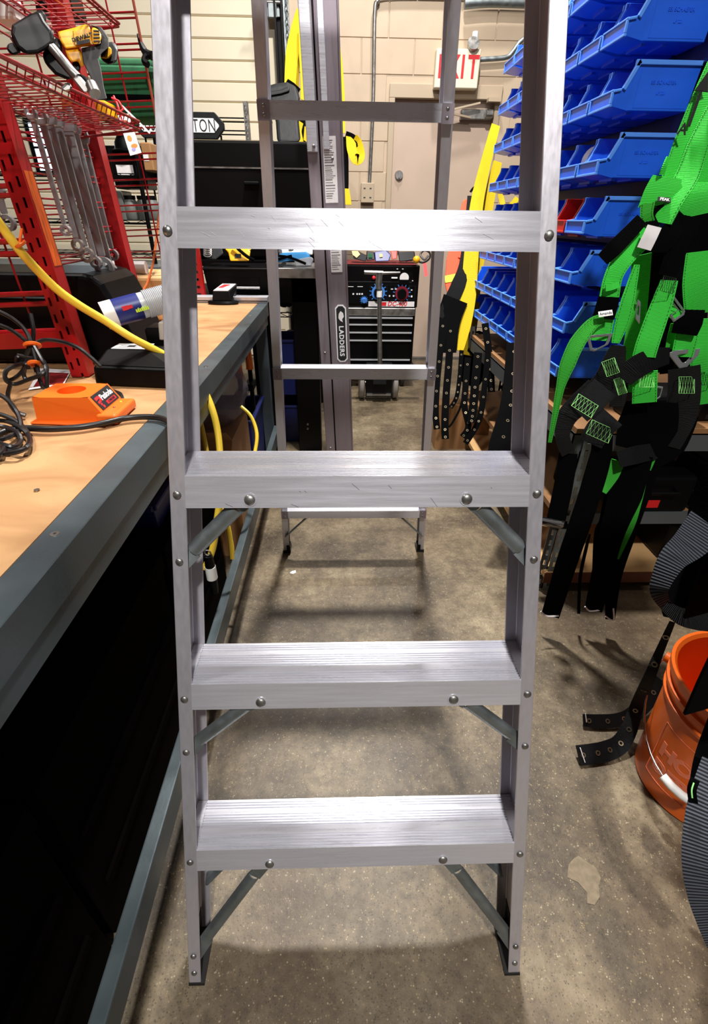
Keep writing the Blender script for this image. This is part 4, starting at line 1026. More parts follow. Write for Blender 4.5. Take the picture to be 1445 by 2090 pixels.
# ------------------------------------------------------------------ far left: wire shelving with stock
YS = 3.55
ws = thing('wire_shelving', 'black wire shelving unit behind the red rack at the far left', 'shelving', (-1.75, YS, 0))
k = MB()
for x in (-.85, .55):
    for y in (0, .42): MB().cyl((x, y, .935), (x, y, 1.86), .013, n=10).build('post', BLACKM, ws, smooth=True)
LV = (.99, 1.18, 1.42, 1.70)
for z in LV:
    s_ = MB()
    for y in (0, .42): s_.box(-.85, y - .004, z - .025, .55, y + .004, z - .018); s_.box(-.85, y - .004, z - .004, .55, y + .004, z)
    for i in range(24): s_.box(-.84 + i * .06, 0, z - .004, -.836 + i * .06, .42, z)
    for i in range(28): s_.bar((-.84 + i * .05, 0, z - .022 + (i % 2) * .018), (-.79 + i * .05, 0, z - .004 - (i % 2) * .018), .003, .003)
    s_.build('wire_shelf', BLACKM, ws)
def jar(x, z, r, h, m, label, lid=BLACKP, y=YS + .1):
    t = thing('jar', label, 'jar', (x, y, z))
    MB().lathe([(r * .9, 0), (r, .01), (r, h * .75), (r * .7, h * .9), (r * .7, h)], n=16).build('body', m, t, smooth=True)
    MB().cyl((0, 0, h * .92), (0, 0, h * 1.08), r * .78, n=16).build('lid', lid, t, smooth=True); return t
GREYJ = mat('grey_jar', (96, 98, 94), .4)
for i, u in enumerate((248, 274, 300, 316)):
    p = at(u, 452, y=YS + .1)
    jar(p.x, LV[1] + .001, .045, .12, GREYJ, 'grey jar with black lid on the far wire shelf, %s from left' % ['first', 'second', 'third', 'fourth'][i])
for i, (u, v, w_, h_, m, lab) in enumerate(((262, 345, .10, .10, BLACKM, 'black hard case on the upper far wire shelf'), (300, 320, .03, .07, CARD, 'tan packet leaning beside the black hard case'), (236, 420, .05, .08, GREYJ, 'grey box on the far shelf behind the rack post'),
        (168, 410, .07, .07, mat('mid_grey', (120, 120, 124), .5), 'grey instrument box behind the hanging wrenches'), (205, 500, .06, .05, PAPER, 'white paper pad behind the farthest wrench'), (205, 450, .06, .02, NAVY, 'flat navy box behind the hanging wrenches'))):
    p = at(u, v, y=YS + .05)
    t = thing('stock_box', lab, 'box', p)
    MB().box(-w_, 0, -h_, w_, .18, h_).build('box', m, t, bevel=.006)
    MB().box(-w_ * .7, -.002, -h_ * .3, w_ * .3, 0, h_ * .2).build('label', PAPER if m is not PAPER else INK, t)
hd = thing('hard_hat', 'dark rounded helmet on top of the black hard case', 'helmet', at(262, 308, y=YS + .1))
MB().lathe([(.075, 0), (.07, .04), (.045, .08), (.0, .09)], n=20).build('shell', BLACKP, hd, smooth=True)
MB().lathe([(.075, 0), (.095, -.006), (.095, .0), (.075, .008)], n=20, closed=True).build('brim', BLACKP, hd, smooth=True)
# low cabinet under it, behind the wrenches
t = thing('drawer_cabinet', 'grey drawer cabinet under the far wire shelving', 'cabinet', (-1.75, YS - .1, 0))
MB().box(-.85, 0, 0, .6, .5, .93).build('carcass', mat('cabinet_grey', (92, 96, 98), .45), t, bevel=.004)
for i in range(3): MB().box(-.83, -.014, .12 + i * .27, .58, 0, .36 + i * .27).build('drawer', mat('cabinet_front', (78, 82, 84), .4) if i == 0 else bpy.data.materials['cabinet_front'], t, bevel=.004)
for i in range(3): MB().box(-.25, -.03, .28 + i * .27, .0, -.014, .30 + i * .27).build('handle', STEEL, t)
tag(MB().tube([at(u, v, d=1.75) for u, v in ((334, 300), (330, 360), (326, 420), (320, 480), (312, 540), (300, 580), (285, 605))], .004, 7).build('orange_cord', mat('orange_cord', (216, 110, 50), .5), smooth=True), 'thin orange cord hanging beside the ladder in front of the tan box', 'cord')

# ------------------------------------------------------------------ centre back
# dark bench section behind the workbench
kb = thing('dark_bench', 'low dark steel bench beyond the end of the workbench', 'bench', (-.8, 2.85, 0))
MB().box(-.5, -.36, .84, .40, .35, .862).build('top', BLACKM, kb, bevel=.003)
for x in (-.48, .36):
    for y in (-.34, .30): MB().box(x, y, 0, x + .04, y + .04, .84).build('leg', BLACKM, kb)
p0, p1 = at(400, 619, z=.875), at(548, 622, z=.875)
sg = thing('straightedge', 'pale aluminium straightedge bar lying across the far end of the workbench', 'bar', (-.62, 2.44, ZB))
MB().box(-.42, -.01, .0, .285, .05, .026).box(-.42, .05, 0, .285, .085, .018).build('bar', ALU, sg, bevel=.002)
MB().box(-.42, -.012, .006, .285, -.0095, .010).build('groove', INK, sg)
cl_ = thing('clamp', 'black clamp head with a red and white label standing on the straightedge', 'clamp', (-.535, 2.40, ZB))
MB().lathe([(.0, .0), (.068, .0), (.072, .006), (.066, .014), (.0, .016)], n=24, M=Matrix.Diagonal((1., .5, 1.))).build('pad', BLACKP, cl_, smooth=True)
MB().hexa([V((-.045, -.02, .014)), V((.045, -.02, .014)), V((.045, .08, .014)), V((-.045, .08, .014)), V((-.04, -.012, .055)), V((.035, -.012, .055)), V((.06, .08, .075)), V((-.015, .08, .075))]).build('body', BLACKP, cl_, bevel=.004, seg=2)
MB().hexa([V((-.036, -.012, .0555)), V((.030, -.012, .0555)), V((.052, .075, .0745)), V((-.010, .075, .0745)), V((-.036, -.012, .057)), V((.030, -.012, .057)), V((.052, .075, .076)), V((-.010, .075, .076))]).build('label', WHITE, cl_)
MB().hexa([V((-.02, .02, .0655)), V((.0, .02, .0655)), V((.03, .06, .0738)), V((.0, .06, .0738)), V((-.02, .02, .0668)), V((.0, .02, .0668)), V((.03, .06, .0752)), V((.0, .06, .0752))]).build('label_mark', REDINK, cl_)
MB().cyl((.05, .07, .06), (.16, .085, .058), .005).build('rod', STEEL, cl_, smooth=True)
# black tote with tools
pL, pR = at(405, 548, y=2.62), at(546, 548, y=2.62)
tt = thing('tool_tote', 'black open tool tote with a yellow tool inside on the dark bench', 'tote', ((pL.x + pR.x) / 2 + .02, 2.76, .8625))
hx = (pR.x - pL.x) / 2; h = pL.z - .8625
MB().hexa([V((-hx * .92, -.13, 0)), V((hx * .92, -.13, 0)), V((hx * .92, .13, 0)), V((-hx * .92, .13, 0)), V((-hx, -.14, h)), V((hx, -.14, h)), V((hx, .14, h)), V((-hx, .14, h))]).build('body', BLACKP, tt, bevel=.004)
MB().box(-hx - .012, -.155, h - .006, hx + .012, .155, h + .004).build('rim', BLACKM, tt, bevel=.002)
MB().box(-hx * .6, -.139, h * .25, hx * .6, -.134, h * .7).build('recess', BLACKM, tt)
F = Face(488, 520, y=2.72); yt = thing('yellow_tool', 'yellow power tool lying on top of the black tool tote', 'tool', F.o)
F.slab(Rel(), [(459, 508), (508, 508), (511, 514), (508, 533), (470, 533), (466, 516)], -.03, .05).build('body', YPLA, yt, bevel=.006, seg=2)
F.slab(Rel(), [(479, 518), (492, 518), (492, 526), (479, 526)], -.034, -.028).build('badge', INK, yt)
F.slab(Rel(), [(502, 500), (512, 500), (512, 512), (502, 510)], -.02, .04).build('lug', YPLA, yt, bevel=.004)
Rel().tube(spline([F.p(474, 496, -.06), F.p(490, 512, -.055), F.p(505, 524, -.05), F.p(518, 531, -.04)], 4), .008, 8).build('strap', BLKF, yt, smooth=True)
F = Face(430, 515, y=2.74); gt = thing('grey_tool', 'dark grey coiled tool beside the yellow tool on the tote', 'tool', F.o)
F.slab(Rel(), [(418, 500), (452, 500), (456, 518), (440, 530), (418, 528)], -.02, .05).build('body', JACKET, gt, bevel=.006, seg=2)
for i in range(4): Rel().tube([F.p(424 + 8 * math.cos(a), 508 + i * 4 + 4 * math.sin(a), -.03) for a in [2 * PI * k / 12 for k in range(12)]], .003, 5, closed=True).build('coil', STEEL, gt, smooth=True)
up3 = thing('red_post', 'red slotted steel post standing at the left end of the black tool tote', 'post', (at(410, 560, y=2.60).x, 2.50, .8625))
k = MB(); k.box(-.03, 0, 0, -.014, .03, .75); k.box(.014, 0, 0, .03, .03, .75)
z = 0
while z < .75: k.box(-.014, 0, z, .014, .03, min(z + .02, .75)); z += .032
k.build('post', REDP, up3)
# steel topped stand
st = thing('steel_stand', 'black steel stand with a bright steel top plate behind the rear ladder leg', 'stand', (-.23, 2.64, 0))
tz = at(653, 548, y=2.64).z; xr = at(654, 550, y=2.64).x + .23
MB().box(-.17, 0, tz - .045, xr, .36, tz).build('top_plate', STEEL, st, bevel=.002)
MB().box(-.75, .42, tz - .03, xr, .98, tz).build('rear_plate', BLACKM, st)
MB().box(-.75, .92, 0, -.71, .96, tz - .03).build('leg', BLACKM, st)
xa = at(600, 700, y=2.66).x + .23; xb_ = at(651, 700, y=2.66).x + .23
MB().box(xa, .02, 0, xb_, .12, tz - .045).build('leg', BLACKM, st, bevel=.003)
MB().box(-.17, .02, tz - .16, xb_, .10, tz - .045).build('apron', BLACKM, st, bevel=.003)
MB().box(-.17, .02, 0, -.10, .10, tz - .045).build('leg', BLACKM, st, bevel=.003)
MB().box(xb_ - .04, .92, 0, xb_, .96, tz - .03).build('leg', BLACKM, st)
MB().box(-.17, .36, tz - .045, xb_, .42, tz - .03).build('joist', BLACKM, st)
MB().dome(at(628, 866, y=2.659) - V(st.location), (0, -1, 0), .007, .004).dome(at(628, 875, y=2.659) - V(st.location), (0, -1, 0), .007, .004).build('bolts', STEEL, st, smooth=True)
tote('storage_tote', 'dark blue tote inside the black steel stand, upper', -.36, 2.80, -.15, 3.05, .30, .62, BLUED)
tote('storage_tote', 'blue tote on the floor inside the black steel stand', -.36, 2.80, -.15, 3.05, .0, .24, BLUED)
# chrome wire rack with grey bags seen under the stand
wr = thing('wire_rack', 'chrome wire rack with bags seen between the bench and the stand', 'rack', (-.36, 3.3, 0))
for z in (.42, .68):
    k = MB()
    for i in range(10): k.bar((-.2 + i * .045, 0, z - (i % 2) * .02), (-.155 + i * .045, 0, z - ((i + 1) % 2) * .02), .004, .004)
    k.box(-.2, -.003, z, .25, .003, z + .006).box(-.2, -.003, z - .026, .25, .003, z - .02).box(-.2, .0, z + .0, .25, .3, z + .003)
    k.build('shelf', CHROME, wr)
for x in (-.2, .25): MB().cyl((x, .1, 0), (x, .1, .90), .012).build('post', CHROME, wr, smooth=True)
random.seed(5)
for i, (x, z, r, m, lab) in enumerate(((-.36, .755, .07, JACKET, 'grey cloth bag on the upper level of the chrome wire rack'), (-.28, .77, .055, mat('olive_cloth', (86, 84, 60), .8), 'olive bag on the upper level of the chrome wire rack'), (-.33, .495, .07, JACKET, 'grey bag on the lower level of the chrome wire rack'))):
    b_ = MB(); b_.ball((0, 0, 0), r, r, r * .8, 14); b_.v = [tuple(V(q) * random.uniform(.85, 1.12)) for q in b_.v]
    tag(b_.build('cloth_bag', m, smooth=True, loc=(x, 3.42, z)), lab, 'bag')
F = Face(620, 525, y=2.8); bb = thing('blue_bag', 'bright blue packet with black straps lying on the steel stand', 'packet', F.o)
F.slab(Rel(), [(566, 526), (574, 516), (628, 514), (634, 522), (632, 530), (600, 532), (566, 536)], -.02, .08).build('packet', mat('sky_blue', (40, 150, 220), .45), bb, bevel=.01, seg=2)
F.slab(Rel(), [(600, 530), (634, 524), (640, 528), (636, 542), (604, 543)], -.03, .02).build('wrap', CLEAR, bb, bevel=.004)
Rel().tube(spline([F.p(566, 522, -.03), F.p(585, 524, -.035), F.p(605, 530, -.035), F.p(624, 538, -.035)], 4), .006, 6).tube(spline([F.p(566, 530, -.03), F.p(580, 526, -.035), F.p(596, 522, -.035)], 4), .006, 6).build('strap', BLKF, bb, smooth=True)
F = Face(590, 505, y=3.0); t = thing('steel_fitting', 'shiny steel fittings piled behind the blue packet', 'fittings', F.o)
F.slab(Rel(), [(568, 500), (640, 498), (640, 520), (568, 520)], 0, .06).build('block', STEEL, t, bevel=.006)
Rel().cyl(F.p(594, 505, -.012), F.p(594, 505, .01), .014).cyl(F.p(572, 512, -.012), F.p(572, 512, .01), .010).build('rings', CHROME, t, smooth=True)
F = Face(575, 540, y=2.68); tag(F.slab(MB(), [(563, 546), (580, 533), (585, 538), (572, 548)], -.0, .02).build('black_block', BLACKP), 'small black block at the left edge of the steel plate', 'block')
# black cabinet hutch
yc_ = 3.15; a = at(395, 284, y=yc_); b = at(641, 416, y=yc_)
hu = thing('black_hutch', 'large black steel cabinet with a pull handle behind the stand', 'cabinet', ((a.x + b.x) / 2 - .05, yc_, 0))
hx = (b.x - a.x) / 2 + .05
MB().box(-hx, .012, tz + .001, hx, .40, a.z).build('carcass', BLACKM, hu, bevel=.012, seg=3)
zl = at(520, 343, y=yc_).z
MB().box(-hx, -.004, 1.01, hx, .012, zl - .006).build('door', BLACKM, hu, bevel=.003)
MB().box(-hx, -.010, zl - .004, hx, .0, zl + .003).build('lip', STEEL, hu)
ph = at(515, 375, y=yc_) - V(hu.location)
MB().box(ph.x - .04, -.05, ph.z - .008, ph.x + .04, -.004, ph.z + .008).build('handle', BLACKP, hu, bevel=.004)
# sign board with dark frame on a wire stand
ys = 3.75; a = at(400, 228, y=ys); b = at(453, 284, y=ys); c = at(274, 232, y=ys)
sg = thing('name_sign', 'long white sign with dark octagonal frame and black letters above the black cabinet', 'sign', ((b.x + c.x) / 2, ys, (a.z + b.z) / 2))
hw_, hh_ = (b.x - c.x) / 2 + .02, (a.z - b.z) / 2
oc8 = lambda w_, h_, c_: [(-w_, -h_ + c_), (-w_ + c_, -h_), (w_ - c_, -h_), (w_, -h_ + c_), (w_, h_ - c_), (w_ - c_, h_), (-w_ + c_, h_), (-w_, h_ - c_)]
MB().prism(oc8(hw_, hh_, .05), lambda p, q_: V((p, .0, q_)), lambda p, q_: V((p, .03, q_))).build('frame', JACKET, sg, bevel=.003)
MB().prism(oc8(hw_ - .03, hh_ - .03, .03), lambda p, q_: V((p, -.004, q_)), lambda p, q_: V((p, .002, q_))).build('board', WINK, sg)
tl = at(421, 258, y=ys) - V(sg.location); text('TON', .088, (tl.x - .012, -.0045, tl.z), (1, 0, 0), (0, 0, 1), INK, sg, bold=.0, space=1.1, wscale=.70)
tl = at(293, 255, y=ys) - V(sg.location); text('THUS', .085, (tl.x, -.0045, tl.z), (1, 0, 0), (0, 0, 1), INK, sg, bold=.01, space=1.1, wscale=.6)
for x in (-hw_ * .8, hw_ * .9): MB().cyl((x, .02, -hh_ - .35), (x, .02, -hh_ + .02), .006).build('leg', BLACKM, sg)
gw = thing('wire_stand', 'thin black wire rails running right from the framed sign to a slotted post', 'rack', (b.x, ys + .05, a.z))
for v in (241, 249, 267, 275):
    z = at(480, v, y=ys + .05).z - a.z
    MB().cyl((-.05, 0, z), (at(503, v, y=ys + .05).x - b.x, 0, z), .0035, n=6).build('rail', BLACKM, gw)
xp = at(504, 260, y=ys + .05).x - b.x; k = MB(); k.box(xp - .012, -.01, -.16, xp - .004, .03, .06).box(xp + .004, -.01, -.16, xp + .016, .03, .06)
for i in range(9): k.box(xp - .004, -.01, -.16 + i * .025, xp + .004, .02, -.148 + i * .025)
k.build('slotted_post', STEEL, gw)
MB().box(-.8, .06, -.35, xp + .02, .1, -.16).build('base', BLACKM, gw)
# hanging dark jacket and yellow harnesses
F = Face(575, 230, y=3.45); jk = thing('welding_jacket', 'dark grey leather jacket hanging behind the rear ladder rail', 'jacket', F.o)
jm = Rel(); F.slab(jm, [(545, 176), (562, 171), (586, 168), (606, 178), (612, 200), (610, 250), (614, 290), (566, 292), (563, 250), (556, 214), (546, 200)], -.04, .05)
jm.build('shell', JACKET, jk, bevel=.02, seg=3)
F.slab(Rel(), [(546, 188), (575, 183), (590, 176), (592, 186), (574, 192), (548, 196)], -.055, -.03).build('sleeve_fold', JACKET, jk, bevel=.01, seg=2)
def ribbon_thing(name, label, cat, u, v, d, parts, group=None):
    t = thing(name, label, cat, at(u, v, d=d), group); o = V(t.location)
    for (nm_, pts, wd, mm, tl) in parts:
        L, R = strap_pts(pts, wd, tl, 5); mb = MB(); mb.sheet([p - o for p in L], [p - o for p in R], .003); mb.build(nm_, mm, t, smooth=True)
    return t
yh = ribbon_thing('fall_harness', 'yellow and black fall harness hanging behind the dark jacket', 'harness', 610, 20, 3.25, [
    ('strap', [(609, 18, 3.25), (604, 60, 3.25), (596, 110, 3.25), (592, 172, 3.24)], [.02, .07, .085, .075], YEL, 0),
    ('strap', [(612, 60, 3.24), (616, 110, 3.24), (619, 160, 3.24), (620, 205, 3.24)], [.02, .045, .04, .045], YEL, .4),
    ('strap', [(611, 70, 3.28), (606, 120, 3.28), (603, 190, 3.28)], [.02, .06, .07], YEL, .9),
    ('pad', [(580, 175, 3.22), (592, 185, 3.22), (606, 196, 3.22)], [.09, .10, .09], BLKF, .2),
    ('leg_strap', [(590, 250, 3.24), (594, 268, 3.24), (586, 286, 3.24)], [.03, .09, .05], YEL, .3), ('leg_strap', [(612, 248, 3.24), (608, 268, 3.24), (612, 290, 3.24)], .05, YEL, .2), ('leg_strap', [(628, 262, 3.24), (626, 290, 3.24)], .05, YEL, .5),
    ('black_strap', [(604, 240, 3.26), (602, 290, 3.26)], .09, BLKF, 0), ('black_strap', [(622, 240, 3.26), (620, 290, 3.26)], .07, BLKF, 0)])
ribbon_thing('fall_harness', 'yellow and black lanyard hanging to the right of the folded ladder', 'harness', 686, 30, 3.4, [
    ('strap', [(685, 30, 3.4), (688, 80, 3.4), (692, 130, 3.4), (696, 190, 3.4), (698, 230, 3.4), (700, 272, 3.4)], [.03, .03, .05, .05, .045, .03], YEL, .1),
    ('loop', [(716, 280, 3.38), (718, 305, 3.36), (727, 325, 3.35), (735, 318, 3.36), (730, 295, 3.38), (722, 284, 3.38)], .07, YEL, .3),
    ('black_strap', [(696, 280, 3.4), (700, 330, 3.4), (704, 385, 3.4)], [.08, .08, .05], BLKF, 0), ('buckle_strap', [(705, 276, 3.38), (722, 284, 3.38), (728, 300, 3.38)], .05, BLKF, .2),
    ('strap_end', [(706, 385, 3.4), (709, 402, 3.4), (711, 418, 3.4)], .045, YEL, .3)])

# ------------------------------------------------------------------ welder on tool chest
yw = 3.95
wl = at(700, 540, y=yw); wr_ = at(859, 540, y=yw); wbz = at(780, 742, y=yw).z; wmz = at(780, 628, y=yw).z
cx = (wl.x + wr_.x) / 2; hw_ = (wr_.x - wl.x) / 2
tc = thing('tool_chest', 'black drawer chest with steel drawer edges under the welding machine', 'chest', (cx, yw, 0))
MB().box(-hw_, .012, wbz, hw_ - .012, .55, wmz).build('carcass', BLACKM, tc, bevel=.006)
MB().box(-hw_ - .01, -.02, wmz - .055, hw_ - .02, .55, wmz - .0).build('top_tray', STEEL, tc, bevel=.004)
vz = [637, 650, 664, 680, 696, 735]
zz = [at(780, v, y=yw).z for v in vz]
for i in range(5):
    d_ = MB().box(-hw_ + .012, -.012, zz[i + 1] + .006, hw_ - .035, .012, zz[i] - .002).build('drawer', BLACKM, tc, bevel=.003)
    MB().box(-hw_ + .012, -.024, zz[i + 1] + .002, hw_ - .035, -.010, zz[i + 1] + .012).build('drawer_edge', SILV, d_)
MB().box(-hw_ - .01, -.03, wbz - .05, hw_, .55, wbz).build('base_frame', JACKET, tc, bevel=.004)
for x in (-hw_ + .06, hw_ - .08):
    for y in (.06, .48): MB().cyl((x - .015, y, .06), (x + .015, y, .06), .06, n=18).build('caster', RUBBER, tc, smooth=True)
    for y in (.06, .48): MB().box(x - .02, y - .03, .06, x + .02, y + .03, wbz - .05).build('caster_fork', STEEL, tc)
we = thing('welding_machine', 'black welding machine with dials and a white DC-400 strip on the drawer chest', 'welder', (cx, yw, wmz))
hz = wl.z - wmz
MB().box(-hw_, .0, 0, hw_ - .005, .5, hz).build('case', BLACKM, we, bevel=.008, seg=2)
MB().box(-hw_ + .01, -.006, hz * .1, hw_ - .05, 0, hz * .62).build('front_panel', BLACKP, we, bevel=.002)
W = lambda u, v, dy=0.: at(u, v, y=yw - .008) - V(we.location) + V((0, dy, 0))
a = W(752, 615); b = W(845, 626); MB().box(a.x, -.012, b.z, b.x, -.004, a.z).build('name_strip', PAPER, we)
c = W(811, 620.5); text('DC-400', .045, (c.x, -.0125, c.z), (1, 0, 0), (0, 0, 1), REDINK, we, bold=.02, shear=.2)
a = W(777, 616.5); b = W(788, 624); MB().box(a.x, -.0135, b.z, b.x, -.0115, a.z).build('logo', REDINK, we)
DBLUE = mat('dial_blue', (70, 130, 210), .4)
for (u, v, r, m1, m2, lab) in ((820, 599, .042, BLACKP, DBLUE, 0), (772, 597, .042, BLACKP, DBLUE, 0), (743, 613, .020, DBLUE, DBLUE, 0)):
    c = W(u, v); k = MB()
    for i in range(11):
        an = PI * (1.25 - 1.5 * i / 10); k.bar(c + V((math.cos(an) * r * 1.25, -.001, math.sin(an) * r * 1.25)), c + V((math.cos(an) * r * 1.6, -.001, math.sin(an) * r * 1.6)), r * .14, .002, V((0, 1, 0)))
    k.build('dial_marks', m2, we)
    MB().cyl(c, c + V((0, -.006, 0)), r * 1.2, n=24).build('dial_ring', mat('dial_red', (120, 20, 40), .4) if u == 820 else DBLUE, we, smooth=True)
    MB().cyl(c + V((0, -.005, 0)), c + V((0, -.03, 0)), r * .85, r * .75, 20).build('dial_knob', m1, we, smooth=True)
c = W(825, 567); k = MB(); k.lathe([(.0, 0), (.034, 0), (.034, .004), (.0, .004)], c, 24, Matrix(((1, 0, 0), (0, 0, -1), (0, 1, 0))))
k.v = [q for q in k.v]; k.build('meter', PAPER, we)
MB().box(c.x - .038, c.y - .006, c.z - .045, c.x + .038, c.y + .001, c.z - .012).build('meter_base', BLACKM, we)
k = MB()
for (u, v, w_, h_) in ((805, 567, .022, .009), (800, 590, .008, .006), (808, 590, .008, .006), (795, 604, .005, .01), (803, 604, .005, .01), (840, 592, .006, .006), (840, 605, .006, .012), (716, 585, .02, .003), (735, 585, .02, .003), (721, 600, .006, .01), (729, 600, .006, .01), (734, 600, .006, .01), (739, 600, .006, .01), (811, 549, .005, .004), (822, 549, .005, .004), (842, 573, .004, .005)):
    c = W(u, v); k.box(c.x - w_, -.011, c.z - h_ / 2, c.x + w_, -.004, c.z + h_ / 2)
k.build('panel_print', WINK, we)
a = W(756, 582); b = W(788, 614); k = MB()
for (u0, v0, u1, v1) in ((756, 582, 789, 612), (790, 582, 834, 612), (835, 584, 846, 612)):
    a = W(u0, v0); b = W(u1, v1)
    for q0, q1 in (((a.x, a.z), (b.x, a.z)), ((a.x, b.z), (b.x, b.z)), ((a.x, a.z), (a.x, b.z)), ((b.x, a.z), (b.x, b.z))): k.bar((q0[0], -.0075, q0[1]), (q1[0], -.0075, q1[1]), .002, .003, V((0, 1, 0)) if q0[0] != q1[0] else V((1, 0, 0)))
k.build('panel_lines', JACKET, we)
c = W(763, 567); MB().dome(c, (0, -1, 0), .014, .01).build('red_button', REDINK, we, smooth=True)
rg = thing('red_cloth', 'red cloth spread over the top of the welding machine', 'cloth', (cx, yw + .2, wmz + hz))
MB().box(-hw_ + .02, -.205, .001, hw_ - .03, .2, .006).build('cloth', mat('dull_red_cloth', (104, 10, 16), .8), rg, bevel=.003)
random.seed(11)
def small(u, v, name, lab, cat, mm, ol, t0=-.02, t1=.05, extra=None):
    F = Face(u, v, y=yw + .12); t = thing(name, lab, cat, F.o)
    F.slab(Rel(), ol, t0, t1).build('body', mm, t, bevel=.006, seg=2)
    if extra: F.slab(Rel(), extra[1], t0 - .008, t0 + .01).build('detail', extra[0], t)
    return t
small(728, 518, 'spray_bottle', 'yellow and grey bottle lying on the welding machine', 'bottle', JACKET, [(718, 512), (728, 511), (750, 522), (746, 534), (722, 528)], extra=(YPLA, [(718, 512), (730, 512), (735, 519), (728, 526), (720, 520)]))
small(756, 520, 'small_box', 'small green and dark parts box on the welding machine', 'box', BLACKP, [(748, 512), (764, 514), (766, 530), (748, 532)], extra=(GREENP, [(752, 518), (760, 518), (760, 526), (752, 526)]))
small(778, 520, 'parts_bag', 'dark blue bag of parts on the welding machine', 'bag', NAVY, [(764, 514), (788, 510), (798, 520), (794, 533), (766, 534)], extra=(YPLA, [(774, 518), (780, 518), (781, 524), (775, 525)]))
small(803, 522, 'red_jar', 'red jar standing on the welding machine', 'jar', mat('coral', (220, 70, 60), .5), [(797, 512), (811, 512), (810, 528), (800, 530)])
small(828, 522, 'cable_heap', 'dark coiled leads heaped at the right of the welding machine', 'cable', BLACKP, [(812, 514), (846, 513), (848, 532), (815, 534)])
F = Face(855, 525, y=yw - .03); cc = thing('test_lead', 'black looped lead with a yellow plug and red tag at the welder corner', 'cable', F.o)
Rel().tube(spline([F.p(828, 532), F.p(845, 530), F.p(862, 536), F.p(876, 528), F.p(877, 516), F.p(866, 511), F.p(858, 520), F.p(866, 530), F.p(874, 522)], 5), .007, 7).build('lead', CABLE, cc, smooth=True)
Rel().ball(F.p(850, 530, -.02), .026, .026, .026, 12).build('plug', YPLA, cc, smooth=True)
F.slab(Rel(), [(863, 538), (870, 536), (873, 562), (867, 565)], -.03, -.027).build('red_tag', REDINK, cc)
# dolly wheels and base in front of the chest
dy = at(770, 818, z=0).y
do = thing('hand_dolly', 'low two wheeled steel dolly parked in front of the drawer chest', 'dolly', (at(772, 818, z=0).x, dy, 0))
wx = (at(801, 800, y=dy).x - at(733, 800, y=dy).x) / 2
R90 = Matrix.Rotation(PI / 2, 3, 'Y')
for s in (-1, 1):
    MB().lathe([(.03, -.022), (.10, -.022), (.118, -.014), (.118, .014), (.10, .022), (.03, .022)], (s * wx, .08, .118), 26, R90).build('wheel', mat('grey_rubber', (130, 124, 118), .6) if s < 0 else bpy.data.materials['grey_rubber'], do, smooth=True)
MB().cyl((-wx, .08, .118), (wx, .08, .118), .012).build('axle', STEEL, do, smooth=True)
MB().box(-wx + .035, -.02, .045, wx - .035, .0, .06).build('lower_bar', STEEL, do)
MB().box(-wx + .03, .0, .03, wx - .03, .06, .28).build('plate', BLACKM, do, bevel=.003)
MB().box(-.06, -.012, .215, .06, .0, .23).box(-.05, -.012, .18, -.04, .0, .23).box(.04, -.012, .18, .05, .0, .23).build('latch', STEEL, do)
# tall T-handled bar leaning in front
sh = thing('tee_bar', 'steel bar with T handle and white tape standing before the welder', 'tool', (at(774, 760, y=dy).x, dy - .05, .27))
tz = at(774, 556, y=dy - .05).z - .27; ux = at(774, 556, y=dy - .05).x - sh.location.x
MB().cyl((0, 0, 0), (ux, 0, tz), .017, .015, 12).build('shaft', STEEL, sh, smooth=True)
MB().cyl((ux, 0, tz - .10), (ux, 0, tz), .021, .023, 12).build('socket', STEEL, sh, smooth=True)
MB().cyl((ux - .10, 0, tz), (ux + .025, 0, tz - .004), .013, .015, 12).cyl((ux + .02, 0, tz - .004), (ux + .14, 0, tz), .010, .006, 12).build('tee_handle', STEEL, sh, smooth=True)
MB().cyl((ux * .78, 0, tz * .76), (ux * .8, 0, tz * .82), .0195, n=12).build('white_tape', WHITE, sh, smooth=True)
MB().box(-.05, -.03, -.12, .05, .03, .02).build('base_bracket', JACKET, sh, bevel=.004)
MB().box(-.3, .02, -.10, .3, .05, -.02).build('base_plate', JACKET, sh, bevel=.003)
p = at(598, 1168, z=0)
tag(MB().prism([(-.012, -.006), (0, -.012), (.012, -.004), (.010, .010), (-.004, .006)], lambda a, b: V((a, b, 0)), lambda a, b: V((a, b, .002))).build('paper_scrap', WHITE, loc=p), 'tiny white scrap lying on the concrete near the rear ladder foot', 'scrap')
